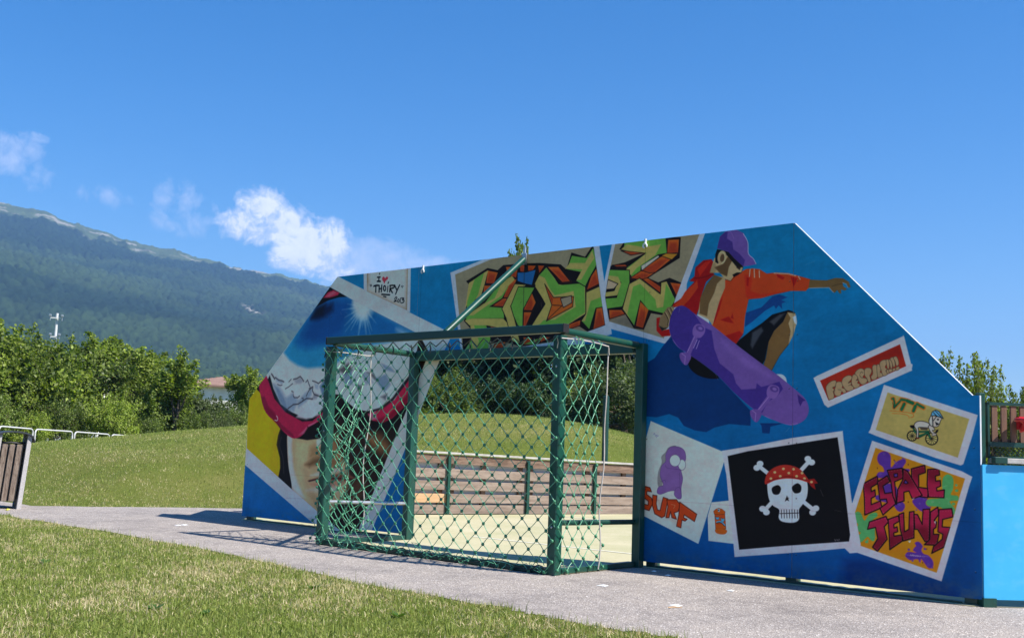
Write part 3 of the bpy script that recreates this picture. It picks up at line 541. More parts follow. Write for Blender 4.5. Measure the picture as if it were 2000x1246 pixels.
    P(Hh, (190, 180, 180), [(512, 855), (538, 850), (528, 872)]); P(Hh, (190, 190, 190), [(725, 700), (738, 690), (735, 720)]); P(Hh, (186, 190, 200), [(545, 515), (570, 505), (550, 522)])
    S(Hh, (150, 140, 170), 2, [(490, 965), (520, 970), (680, 982)], al=.8)
    for i, q in enumerate(([(530, 975), (535, 964), (541, 976)], [(545, 976), (546, 965), (551, 972), (556, 966), (557, 978)], [(562, 978), (567, 968), (572, 980)], [(576, 980), (577, 970), (585, 980), (586, 970)], [(592, 982), (593, 972), (601, 977), (592, 982)], [(606, 983), (611, 973), (617, 984)])): S(Hh, (176, 168, 190), 2.2, q)
    clip()
    # ---------------- SURF card
    I = View(1230, 800, 3.28)
    P(I, (184, 190, 192), [(135, 72), (590, 265), (625, 270), (495, 680), (440, 858), (52, 660), (62, 330)])
    P(I, (170, 172, 182), [(500, 680), (525, 592), (610, 590), (640, 580), (690, 860), (505, 838)])
    P(I, (186, 188, 190), [(525, 592), (640, 580), (690, 860), (505, 838), (500, 680)])
    P(I, (176, 180, 184), [(120, 100), (580, 280), (440, 790), (100, 660)], blur=30, al=.25)
    P(I, (120, 124, 130), [(230, 270), (250, 240), (300, 235), (250, 330), (220, 400), (205, 500), (180, 480), (182, 400), (205, 340), (203, 300)], sm=1)
    vi = (112, 84, 150)
    P(I, vi, [(232, 285), (260, 240), (315, 238), (352, 265), (358, 320), (330, 380), (340, 440), (330, 500), (330, 565), (300, 560), (290, 520), (250, 522), (200, 540), (176, 530), (185, 495), (215, 480), (195, 420), (205, 360), (230, 330)], sm=1, ol=2, oc=(70, 50, 104))
    S(I, (74, 54, 108), 2, [(228, 350), (240, 372), (300, 380), (325, 385)], 1); S(I, (74, 54, 108), 2, [(200, 460), (225, 450), (232, 470)], 1); S(I, (74, 54, 108), 2, [(318, 400), (322, 480), (310, 510)], 1)
    E_(I, (196, 198, 200), 335, 352, 24, 34, ol=2.5, oc=(80, 70, 100)); E_(I, (198, 200, 202), 290, 325, 34, 38, ol=2.5, oc=(80, 70, 100))
    P(I, vi, [(300, 500), (325, 505), (330, 560), (310, 570), (285, 540)], sm=1, ol=2, oc=(70, 50, 104))
    def su(pts): P(I, (176, 60, 22), pts, sm=0, ol=5, oc=(72, 26, 14)); 
    for q in ([(70, 545), (90, 480), (150, 560), (150, 650)], [(240, 690), (300, 700), (330, 750)], [(150, 560), (250, 590), (240, 690)]): P(I, (196, 110, 80), q, blur=16, al=.3)
    su([(100, 490), (130, 498), (140, 525), (112, 520), (108, 540), (140, 565), (148, 600), (125, 645), (95, 635), (78, 600), (100, 605), (118, 610), (120, 585), (88, 560), (80, 520)])
    su([(148, 545), (175, 550), (170, 600), (178, 640), (195, 645), (205, 600), (215, 560), (245, 570), (225, 680), (205, 690), (160, 665), (145, 610)])
    su([(238, 575), (300, 575), (325, 610), (310, 650), (285, 660), (300, 700), (270, 690), (262, 650), (252, 690), (232, 690), (245, 620)])
    su([(320, 590), (430, 668), (415, 715), (350, 672), (345, 690), (368, 700), (355, 712), (335, 705), (328, 755), (300, 745), (315, 670)])
    S(I, (196, 120, 92), 3, [(265, 605), (290, 612), (280, 632)], 1)
    for q in ([(152, 160), (160, 150), (165, 170)], [(168, 165), (176, 160), (172, 178)], [(178, 170), (186, 165)]): S(I, (96, 106, 150), 3, q, al=.8)
    # spray can card
    J_ = View(1370, 960, 11.32); oc = (186, 78, 18)
    P(J_, (196, 198, 202), [(265, 430), (385, 350), (530, 440), (555, 560), (570, 880), (500, 950), (300, 870), (290, 500)], sm=1)
    P(J_, oc, [(295, 500), (520, 500), (545, 820), (315, 820)], ol=8, oc=(60, 40, 18)); P(J_, (196, 62, 20), [(305, 510), (515, 510), (535, 700), (320, 740)], blur=12, al=.7)
    P(J_, oc, [(272, 430), (320, 385), (385, 360), (460, 385), (525, 440), (520, 490), (400, 505), (285, 490)], ol=8, oc=(96, 40, 14)); P(J_, (190, 84, 20), [(305, 860), (330, 820), (430, 810), (545, 840), (565, 880), (520, 930), (430, 935), (340, 910)], sm=1, ol=6, oc=(140, 66, 20))
    P(J_, (110, 170, 200), [(360, 375), (408, 375), (408, 440), (368, 440)]); E_(J_, (14, 14, 20), 380, 408, 13, 13)
    bl2 = (70, 150, 190)
    P(J_, bl2, [(308, 545), (345, 565), (395, 555), (395, 600), (360, 620), (320, 600)], ol=7, oc=(50, 50, 40)); P(J_, bl2, [(425, 570), (470, 600), (515, 580), (512, 640), (480, 672), (440, 650)], ol=7, oc=(50, 50, 40))
    S(J_, (40, 40, 30), 34, [(340, 680), (400, 670), (460, 690), (515, 745)], 1); S(J_, bl2, 26, [(338, 668), (400, 655), (460, 676), (518, 735)], 1)
    # ---------------- skull picture: a plain pirate skull with a knotted headscarf
    P(I, WHT, [(590, 262), (760, 235), (1040, 180), (1365, 135), (1370, 190), (1425, 600), (1440, 640), (1480, 860), (1476, 915), (1410, 910), (1395, 885), (1180, 905), (672, 942), (665, 850), (640, 640), (620, 420)])
    P(I, (12, 11, 14), [(628, 296), (760, 265), (1040, 222), (1332, 176), (1368, 420), (1412, 800), (1405, 842), (1000, 870), (702, 895)])
    wt = (186, 190, 202)
    def bone(a, b, r=15, kn=24):
        a, b = np.array(a, float), np.array(b, float); S(I, wt, r*2, [a, b]); d = (b-a)/np.linalg.norm(b-a); n = np.array([-d[1], d[0]])
        for e, s in ((a, -1), (b, 1)):
            for t_ in (1, -1): c = e+n*t_*kn*.75+d*s*6; E_(I, wt, c[0], c[1], kn, kn*.9)
    bone((830, 362), (1178, 640), 13, 22); bone((1150, 330), (868, 640), 13, 22)
    P(I, wt, [(882, 470), (900, 420), (1010, 385), (1110, 420), (1140, 480), (1135, 560), (1105, 610), (1085, 640), (1085, 700), (1050, 722), (980, 716), (955, 690), (958, 640), (915, 610), (890, 560)], sm=1)
    P(I, (14, 12, 14), [(912, 500), (950, 482), (970, 505), (955, 540), (920, 538)], sm=1); P(I, (14, 12, 14), [(1040, 495), (1075, 470), (1100, 492), (1092, 528), (1055, 532)], sm=1)
    P(I, (24, 18, 18), [(1008, 548), (1022, 585), (1008, 578), (994, 587)])
    for x in range(972, 1080, 17): S(I, (16, 14, 16), 4, [(x, 640), (x+2, 692)])
    S(I, (16, 14, 16), 4, [(962, 664), (1082, 660)])
    # knotted spotted headscarf
    P(I, (150, 40, 30), [(868, 476), (880, 410), (935, 365), (1008, 352), (1085, 376), (1142, 440), (1150, 466), (1080, 446), (1005, 440), (930, 452)], sm=1)
    P(I, (128, 26, 22), [(1142, 446), (1182, 440), (1206, 470), (1182, 474), (1192, 512), (1164, 492), (1146, 466)])
    for x, y in ((905, 440), (930, 400), (965, 425), (985, 378), (1020, 405), (1050, 380), (1070, 425), (1105, 405), (1120, 440), (1165, 462)): E_(I, (190, 160, 112), x, y, 9, 8)
    S(I, (90, 14, 14), 4, [(880, 462), (1005, 428), (1140, 452)], 1)
    for q in ([(1312, 828), (1318, 840), (1324, 828)], [(1328, 838), (1334, 830), (1338, 840)], [(1342, 826), (1344, 834)]): S(I, (150, 156, 168), 2, q)
    # wear: uneven rolling, scuffs, splash along the foot, screw heads, seams
    ART[:] *= (1+.05*noise(7, 7)+.06*noise(28, 40)+.03*noise(3, 12))[..., None]
    for _ in range(60):
        x, y = rs.uniform(0, TW), rs.uniform(TH*.1, TH*.97); a = rs.uniform(0, 3.14); L = rs.uniform(6, 40); n_ = int(L)
        for q in range(n_):
            u, v = int(x+np.cos(a)*q), int(y+np.sin(a)*q*.5)
            if 0 <= u < TW and 0 <= v < TH: ART[v, u] = ART[v, u]*.82+np.array([190, 196, 200])*.18
    dirt = np.clip(1-(np.arange(TH)[::-1]/DPM-.05)/.16, 0, 1)[:, None]*np.clip(.5+noise(12, 30)*1.6+noise(5, 6), 0, 1)
    ART[:] = ART*(1-.38*dirt[..., None])+np.array([96, 92, 84.])*(.38*dirt[..., None])
    for x in (.05, 1.50, 1.57, 3.02, 4.60, 4.68, 6.2, 7.64, 7.71, 9.16):
        for z in np.arange(.25, 3., .46):
            u, v = int(x*DPM), int((WH-z)*DPM); ART[v-2:v+2, u-2:u+2] *= .62; ART[v-2, u-2:u+1] = ART[v-2, u-2:u+1]*.4+110
    for x in (1.535, 3.10, 4.64, 6.14, 7.67):
        f = int(x*DPM); ART[:, f:f+2] *= .82
    ART[int((WH-.62)*DPM):int((WH-.62)*DPM)+2, :] *= .9
# ================================================================== helpers
def tag(o, label=None, cat=None, group=None, kind=None):
    if label: o['label'] = label
    if cat: o['category'] = cat
    if group: o['group'] = group
    if kind: o['kind'] = kind
    return o
def empty(name, loc=(0, 0, 0), rz=0, **kw):
    o = bpy.data.objects.new(name, None); COL.objects.link(o); o.location = loc; o.rotation_euler = (0, 0, rz); o.empty_display_size = .2
    return tag(o, **kw)
def link(name, me, parent=None, mat=None):
    o = bpy.data.objects.new(name, me); COL.objects.link(o)
    if parent: o.parent = parent
    if mat and not me.materials: me.materials.append(mat)
    return o
def np_mesh(name, V, F, smooth=False):                      # V (n,3), F (m,k) all faces with k corners
    me = bpy.data.meshes.new(name); V = np.asarray(V, np.float32); F = np.asarray(F, np.int32); k = F.shape[1]
    me.vertices.add(len(V)); me.vertices.foreach_set('co', V.ravel())
    me.loops.add(F.size); me.loops.foreach_set('vertex_index', F.ravel())
    me.polygons.add(len(F)); me.polygons.foreach_set('loop_start', np.arange(0, F.size, k, dtype=np.int32))
    if smooth: me.polygons.foreach_set('use_smooth', np.ones(len(F), bool))
    me.update(calc_edges=True); return me
def add_col(me, name, c):                                    # per-vertex colour
    a = me.color_attributes.new(name, 'FLOAT_COLOR', 'POINT'); c = np.asarray(c, np.float32)
    if c.shape[1] == 3: c = np.c_[c, np.ones(len(c), np.float32)]
    a.data.foreach_set('color', c.ravel().astype(np.float32))
class MB:
    def __init__(s): s.v = []; s.f = []; s.sm = []
    def add(s, vs, fs, sm=False):
        b = len(s.v); s.v += [tuple(map(float, p)) for p in vs]; s.f += [[b+i for i in f] for f in fs]; s.sm += [sm]*len(fs); return s
    def box(s, c, size, R=None, bev=0):
        hx, hy, hz = np.array(size)/2; P_ = []
        if bev <= 0:
            P_ = [(x, y, z) for z in (-hz, hz) for x, y in ((-hx, -hy), (hx, -hy), (hx, hy), (-hx, hy))]
            F = [(3, 2, 1, 0), (4, 5, 6, 7), (0, 1, 5, 4), (1, 2, 6, 5), (2, 3, 7, 6), (3, 0, 4, 7)]
        else:
            b = min(bev, hx*.9, hy*.9, hz*.9); r = lambda X, Y: [(-X, -Y+b), (-X+b, -Y), (X-b, -Y), (X, -Y+b), (X, Y-b), (X-b, Y), (-X+b, Y), (-X, Y-b)]
            i_ = lambda X, Y: [(x*(X-b)/X if X > b else x*.3, y*(Y-b)/Y if Y > b else y*.3) for x, y in r(X, Y)]
            P_ = [(*q, -hz) for q in i_(hx, hy)]+[(*q, -hz+b) for q in r(hx, hy)]+[(*q, hz-b) for q in r(hx, hy)]+[(*q, hz) for q in i_(hx, hy)]
            F = [tuple(range(7, -1, -1)), tuple(range(24, 32))]
            for k in range(3):
                for i in range(8): F.append((k*8+i, k*8+(i+1) % 8, k*8+8+(i+1) % 8, k*8+8+i))
        P_ = np.array(P_, float)
        if R is not None: P_ = P_ @ np.array(R, float).T
        return s.add(P_+np.array(c, float), F)
    def tube(s, pts, r, n=8, caps=True, sm=True):
        pts = np.asarray(pts, float); N = len(pts); rr = np.broadcast_to(np.asarray(r, float), (N,))
        T = np.gradient(pts, axis=0) if N > 2 else np.array([pts[1]-pts[0]]*2); T /= np.linalg.norm(T, axis=1)[:, None]+1e-12
        up = np.array([0, 0, 1.]) if abs(T[0][2]) < .9 else np.array([1., 0, 0])
        A = np.cross(T[0], up); A /= np.linalg.norm(A); vs = []
        for i in range(N):
            A = A-T[i]*(A@T[i]); A /= np.linalg.norm(A)+1e-12; B = np.cross(T[i], A)
            for k in range(n):
                t = 2*math.pi*k/n; vs.append(pts[i]+rr[i]*(math.cos(t)*A+math.sin(t)*B))
        fs = [(i*n+k, i*n+(k+1) % n, (i+1)*n+(k+1) % n, (i+1)*n+k) for i in range(N-1) for k in range(n)]
        s.add(vs, fs, sm)
        if caps: s.add(vs[:n], [tuple(range(n-1, -1, -1))]); s.add(vs[-n:], [tuple(range(n))])
        return s
    def ball(s, c, r, n=6, m=4):
        vs = [(0, 0, -1)]+[(math.sin(math.pi*j/m)*math.cos(2*math.pi*i/n), math.sin(math.pi*j/m)*math.sin(2*math.pi*i/n), -math.cos(math.pi*j/m)) for j in range(1, m) for i in range(n)]+[(0, 0, 1)]
        L = len(vs)-1; fs = [(0, 1+(i+1) % n, 1+i) for i in range(n)]+[(L, 1+(m-2)*n+i, 1+(m-2)*n+(i+1) % n) for i in range(n)]
        fs += [(1+j*n+i, 1+j*n+(i+1) % n, 1+(j+1)*n+(i+1) % n, 1+(j+1)*n+i) for j in range(m-2) for i in range(n)]
        return s.add(np.array(vs)*np.asarray(r)+np.array(c), fs, True)
    def prism(s, poly, axis_o, ex, ey, en, th):              # polygon in (ex,ey) extruded along en
        o, ex, ey, en = map(lambda a: np.array(a, float), (axis_o, ex, ey, en)); n = len(poly)
        a = [o+ex*p[0]+ey*p[1] for p in poly]; b = [q+en*th for q in a]
        return s.add(a+b, [tuple(range(n)), tuple(range(2*n-1, n-1, -1))]+[((i+1) % n, i, n+i, n+(i+1) % n) for i in range(n)])
    def mesh(s, name):
        me = bpy.data.meshes.new(name); me.from_pydata(s.v, [], s.f)
        me.polygons.foreach_set('use_smooth', np.array(s.sm, bool)); me.update(); return me
    def build(s, name, mat, parent=None): return link(name, s.mesh(name), parent, mat)
def rotz(a): c, s_ = math.cos(a), math.sin(a); return np.array([[c, -s_, 0], [s_, c, 0], [0, 0, 1]])
def frame_from(d):                                            # box axes with local x along d (horizontal)
    d = np.array(d, float); return rotz(math.atan2(d[1], d[0]))
# ------------------------------------------------------------------ materials
def material(name):
    m = bpy.data.materials.new(name); m.use_nodes = True; nt = NT(m.node_tree); b = m.node_tree.nodes['Principled BSDF']; return m, nt, b
def mottled(name, c1, c2, scale=8, rough=.7, bump=0, bscale=None, metal=0, detail=5, coord='Object', stretch=None, spec=None, c3=None, scale3=60, amt3=.4):
    m, nt, b = material(name); t = nt.new('ShaderNodeTexCoord').outputs[coord]
    if stretch:
        mp = nt.new('ShaderNodeMapping'); mp.inputs['Scale'].default_value = stretch; nt.l.new(t, mp.inputs['Vector']); t = mp.outputs[0]
    n = nt.noise(t, scale, detail, .6)
    c = nt.ramp(n, [(.3, c1), (.7, c2)])
    if c3: c = nt.mix(nt.math('MULTIPLY', nt.math('MULTIPLY', nt.math('SUBTRACT', nt.noise(t, scale3, 3, .6), .52), 6, clamp=True), amt3), c, (*c3, 1))
    nt.l.new(c, b.inputs['Base Color']); b.inputs['Roughness'].default_value = rough; b.inputs['Metallic'].default_value = metal
    if spec is not None: b.inputs['Specular IOR Level'].default_value = spec
    if bump:
        bp = nt.new('ShaderNodeBump'); bp.inputs['Strength'].default_value = 1; bp.inputs['Distance'].default_value = bump
        nt.l.new(nt.noise(t, bscale or scale*6, 4, .6), bp.inputs['Height']); nt.l.new(bp.outputs[0], b.inputs['Normal'])
    return m
M_ = {}
M_['green'] = mottled('green_paint', (.0035, .043, .029), (.007, .067, .045), 5, .36, .0006, 90, c3=(.03, .035, .02), scale3=14, amt3=.35)
M_['green_dk'] = mottled('dark_green_paint', (.004, .035, .026), (.007, .05, .036), 5, .42, .0006, 90)
M_['galv'] = mottled('galvanised_steel', (.36, .37, .38), (.55, .56, .57), 20, .35, .0003, 120, metal=.8)
M_['white_paint'] = mottled('white_enamel', (.62, .62, .6), (.78, .78, .77), 12, .4)
M_['black'] = mottled('black_plastic', (.008, .008, .009), (.02, .02, .02), 12, .5)
M_['cord'] = mottled('green_rope', (.07, .29, .155), (.105, .37, .21), 30, .36, spec=.7)
M_['knot'] = mottled('rope_knot', (.03, .16, .075), (.055, .24, .12), 60, .5)  # same rope, darker: shade on the unlit knots is put into the colour
M_['cord_dk'] = mottled('tarred_rope', (.012, .02, .015), (.03, .04, .03), 30, .6)
M_['rope_w'] = mottled('pale_rope', (.36, .33, .29), (.48, .44, .40), 40, .7)
M_['wood'] = mottled('weathered_plank', (.085, .045, .028), (.24, .16, .115), 3, .85, .002, 30, stretch=(1.2, 9, 9), c3=(.035, .02, .014), scale3=7, amt3=.7)
M_['wood2'] = mottled('grey_brown_plank', (.17, .12, .09), (.33, .26, .21), 3, .85, .002, 30, stretch=(1.2, 9, 9), c3=(.06, .035, .024), scale3=6, amt3=.6)
M_['wood_new'] = mottled('new_pine_plank', (.42, .25, .12), (.55, .36, .2), 4, .7, .001, 30, stretch=(1, 9, 9))
M_['slat'] = mottled('brown_slat_wood', (.11, .05, .03), (.19, .095, .055), 4, .75, .001, 40, stretch=(9, 9, 1))
M_['bin_wood'] = mottled('bin_slat_wood', (.11, .075, .055), (.27, .21, .165), 5, .9, .004, 24, stretch=(7, 7, 1.2), c3=(.03, .015, .012), scale3=16, amt3=.75)
M_['rail_wood'] = mottled('silver_wood', (.3, .28, .26), (.5, .48, .45), 5, .85, .002, 40, stretch=(2, 9, 9))
M_['concrete'] = mottled('washed_concrete', (.34, .32, .31), (.5, .47, .46), 60, .95, .004, 130, c3=(.2, .19, .19), scale3=90, amt3=.5)
M_['bin_metal'] = mottled('bin_lid_metal', (.03, .034, .04), (.06, .066, .075), 14, .42, metal=.3)
M_['board_back'] = mottled('white_backing_board', (.55, .55, .58), (.68, .68, .7), 4, .7)
M_['cyan'] = mottled('cyan_wall_paint', (.034, .37, .66), (.05, .43, .74), 2.2, .5, c3=(.12, .44, .72), scale3=9, amt3=.35, stretch=(1, 1, 1.6))
M_['red'] = mottled('red_plastic', (.5, .012, .02), (.6, .02, .03), 9, .35)
M_['blue_edge'] = mottled('board_edge', (.36, .40, .43), (.50, .53, .56), 9, .6)
M_['pole'] = mottled('pole_steel', (.45, .47, .48), (.6, .6, .6), 9, .5)
M_['tile'] = mottled('roof_tile', (.20, .115, .085), (.27, .165, .125), 1.2, .85, coord='Object')
M_['redtile'] = mottled('red_roof_tile', (.42, .1, .05), (.52, .15, .08), 1.2, .85)
M_['render'] = mottled('house_render', (.6, .57, .52), (.72, .7, .66), 1, .85)
M_['glass'] = mottled('window_glass', (.02, .025, .03), (.05, .06, .07), 1, .1)
M_['bark'] = mottled('bark', (.06, .045, .032), (.13, .1, .075), 10, .95, .01, 20, stretch=(1, 1, .25))
M_['rail'] = mottled('rail_steel', (.42, .42, .42), (.56, .56, .55), 9, .45)
M_['paper'] = mottled('paper_scrap', (.7, .7, .68), (.8, .8, .78), 9, .8)
# ================================================================== terrain
def sstep(a, b, x): t = np.clip((x-a)/(b-a), 0, 1); return t*t*(3-2*t)
MND = (-7.097, 12.722, 0.353, 11.940, 6.745, 11.012, 13.127, 1.802)
def mound(x, y):
    # grassy bank: a long hump beside the court
    cx, cy, ang, l1, l2, w1, w2, h = MND
    dx, dy = x-cx, y-cy; c, s_ = math.cos(ang), math.sin(ang)
    u = dx*c+dy*s_; v = -dx*s_+dy*c
    return h*np.exp(-np.abs(u/np.where(u < 0, l1, l2))**2-np.abs(v/np.where(v < 0, w1, w2))**2)
def plank_side(x, y):                                         # signed distance left of the court's left side
    a, b = np.array([.07, 3.13]), np.array([1.28, 7.0]); t = (b-a)/np.linalg.norm(b-a); n = np.array([-t[1], t[0]])
    return (x-a[0])*n[0]+(y-a[1])*n[1]
def terrain(x, y):
    x = np.asarray(x, float); y = np.asarray(y, float)
    e = plank_side(x, y)-.15                                   # outside the court
    p = (1.91*(x+3.24)-(y+1.2))/-math.hypot(1.91, 1)           # beyond the path's far edge
    far = np.minimum(np.minimum(e, p+2.5*sstep(2., 5., y)), y+1.1)
    k = sstep(0, 3.4, far)
    und = .05*np.sin(x*.35+y*.22)+.04*np.sin(x*.13-y*.41+1)
    return k*(mound(x, y)+und*sstep(1, 6, far))-.7*sstep(36, 60, np.hypot(x-12, y+8.6))
# polar sheet: fine near and in front, coarse behind, out to the foot of the mountain and beyond
rad = np.concatenate([np.linspace(.01, 5, 6)[:-1], np.linspace(5, 50, 226)[:-1], np.geomspace(50, 5200, 60)])
azs = np.concatenate([np.radians(np.arange(-85, 0, .5)), np.radians(np.arange(0, 275, 5))]); na = len(azs)
R_, A_ = np.meshgrid(rad, azs, indexing='ij')
gx, gy = CPOS[0]+R_*np.sin(A_), CPOS[1]+R_*np.cos(A_); gz = terrain(gx, gy)
V = np.c_[gx.ravel(), gy.ravel(), gz.ravel()]
ii, jj = np.meshgrid(np.arange(len(rad)-1), np.arange(na), indexing='ij'); j2 = (jj+1) % na
F = np.stack([ii*na+jj, ii*na+j2, (ii+1)*na+j2, (ii+1)*na+jj], -1).reshape(-1, 4)[:, ::-1]
gm, nt, b = material('lawn_ground')
t = nt.new('ShaderNodeTexCoord').outputs['Object']
big = nt.noise(t, .28, 4, .6); med = nt.noise(t, 2.4, 5, .65); fine = nt.noise(t, 42, 4, .7)
f = nt.math('ADD', nt.math('MULTIPLY', big, .55), nt.math('ADD', nt.math('MULTIPLY', med, .35), nt.math('MULTIPLY', fine, .35)))
c = nt.ramp(f, [(.40, (.075, .105, .014)), (.58, (.12, .15, .026)), (.74, (.17, .175, .045)), (.9, (.24, .21, .08))])
nt.l.new(c, b.inputs['Base Color']); b.inputs['Roughness'].default_value = .95; b.inputs['Specular IOR Level'].default_value = .1
bp = nt.new('ShaderNodeBump'); bp.inputs['Distance'].default_value = .03; nt.l.new(nt.noise(t, 70, 4, .7), bp.inputs['Height']); nt.l.new(bp.outputs[0], b.inputs['Normal'])
tag(link('ground', np_mesh('ground', V, F, True), None, gm), kind='structure')
# ------------------------------------------------------------------ asphalt path
am, nt, b = material('pale_asphalt')
t = nt.new('ShaderNodeTexCoord').outputs['Object']
v = nt.new('ShaderNodeTexVoronoi'); v.inputs['Scale'].default_value = 120; nt.l.new(t, v.inputs['Vector'])
sep = nt.new('ShaderNodeSeparateColor'); nt.l.new(v.outputs['Color'], sep.inputs[0])
stone = nt.ramp(sep.outputs[0], [(0, (.19, .166, .148)), (.45, (.285, .250, .225)), (.8, (.345, .304, .274)), (.95, (.42, .375, .345)), (1, (.78, .73, .68))])
blot = nt.noise(t, .9, 7, .65); blot2 = nt.noise(t, 6, 5, .65)
c = nt.mix(1, stone, nt.ramp(nt.math('ADD', nt.math('MULTIPLY', blot, .6), nt.math('MULTIPLY', blot2, .4)), [(.34, (.62, .61, .62)), (.50, (.97, .96, .95)), (.66, (1.18, 1.15, 1.10))]), 'MULTIPLY')
nt.l.new(c, b.inputs['Base Color']); b.inputs['Roughness'].default_value = .88
bp = nt.new('ShaderNodeBump'); bp.inputs['Distance'].default_value = .004; nt.l.new(v.outputs['Distance'], bp.inputs['Height']); nt.l.new(bp.outputs[0], b.inputs['Normal'])
rs = np.random.RandomState(3)
def wob(a, b_, n, amp):
    a, b_ = np.array(a, float), np.array(b_, float); t_ = np.linspace(0, 1, n)[:, None]; p = a+(b_-a)*t_
    nrm = np.array([-(b_-a)[1], (b_-a)[0]])/np.linalg.norm(b_-a); q = rs.randn(n); q = np.convolve(q, [.25, .5, .25], 'same')*amp; q[0] = q[-1] = 0
    return p+nrm*q[:, None]
NEAR = [(-30, -1.5), (-12, -2.0), (-1.8, -2.29), (1.35, -2.40), (3.0, -2.53), (4.14, -2.70), (5.66, -2.97), (7.2, -3.01), (7.71, -3.12), (8.1, -3.13), (8.46, -3.07), (9.9, -3.39), (12.5, -4.3), (18, -5.4)]
near = np.concatenate([wob(NEAR[i], NEAR[i+1], 26, .035)[:-1] for i in range(len(NEAR)-1)]+[[NEAR[-1]]])
FAR = [(18, 2.0), (10.4, 1.2), (9.2, .12), (0.0, .12), (-.75, .9), (-.35, 2.9), (-.9, 3.3), (-1.91, 1.34), (-2.37, .6), (-2.78, -.39), (-3.24, -1.2), (-7, -.9), (-12, -.75), (-30, -.2)]
far = np.concatenate([wob(FAR[i], FAR[i+1], 14, .03)[:-1] for i in range(len(FAR)-1)]+[[FAR[-1]]])
poly = np.concatenate([near, far])
pm = MB().add([(x, y, .004) for x, y in poly], [tuple(range(len(poly)))]).mesh('path')
tag(link('path', pm, None, am), kind='structure')
def near_edge_y(x): return np.interp(x, near[:, 0], near[:, 1])
# court floor: sand-filled turf
cm, nt, b = material('sanded_court')
t = nt.new('ShaderNodeTexCoord').outputs['Object']
n = nt.math('ADD', nt.math('MULTIPLY', nt.noise(t, .9, 5, .6), .6), nt.math('MULTIPLY', nt.noise(t, 30, 4, .7), .4))
c = nt.ramp(n, [(.35, (.33, .325, .17)), (.5, (.41, .375, .225)), (.65, (.49, .44, .29))])
nt.l.new(c, b.inputs['Base Color']); b.inputs['Roughness'].default_value = .95
cp = [(3.08, -1.26), (6.17, -1.26), (6.17, -.06), (9.16, -.06), (10.3, 1.1), (10.3, 22), (4.5, 22), (1.42, 7.2), (.2, 3.2), (-.6, .85), (-.02, .0), (.1, -.06), (3.08, -.06)]
tag(link('court_floor', MB().add([(x, y, .008) for x, y in cp], [tuple(range(len(cp)))]).mesh('court_floor'), None, cm), kind='structure')
# painted line on the court
lm = mottled('court_line_paint', (.6, .58, .46), (.7, .68, .58), 20, .8)
tag(link('court_marking', MB().add([(3.2, .9, .012), (6.9, .9, .012), (6.9, .95, .012), (3.2, .95, .012)], [(0, 1, 2, 3)]).add([(1.0, 5.0, .012), (7.6, 5.0, .012), (7.6, 5.05, .012), (1.0, 5.05, .012)], [(0, 1, 2, 3)]).mesh('court_marking'), None, lm), kind='structure')
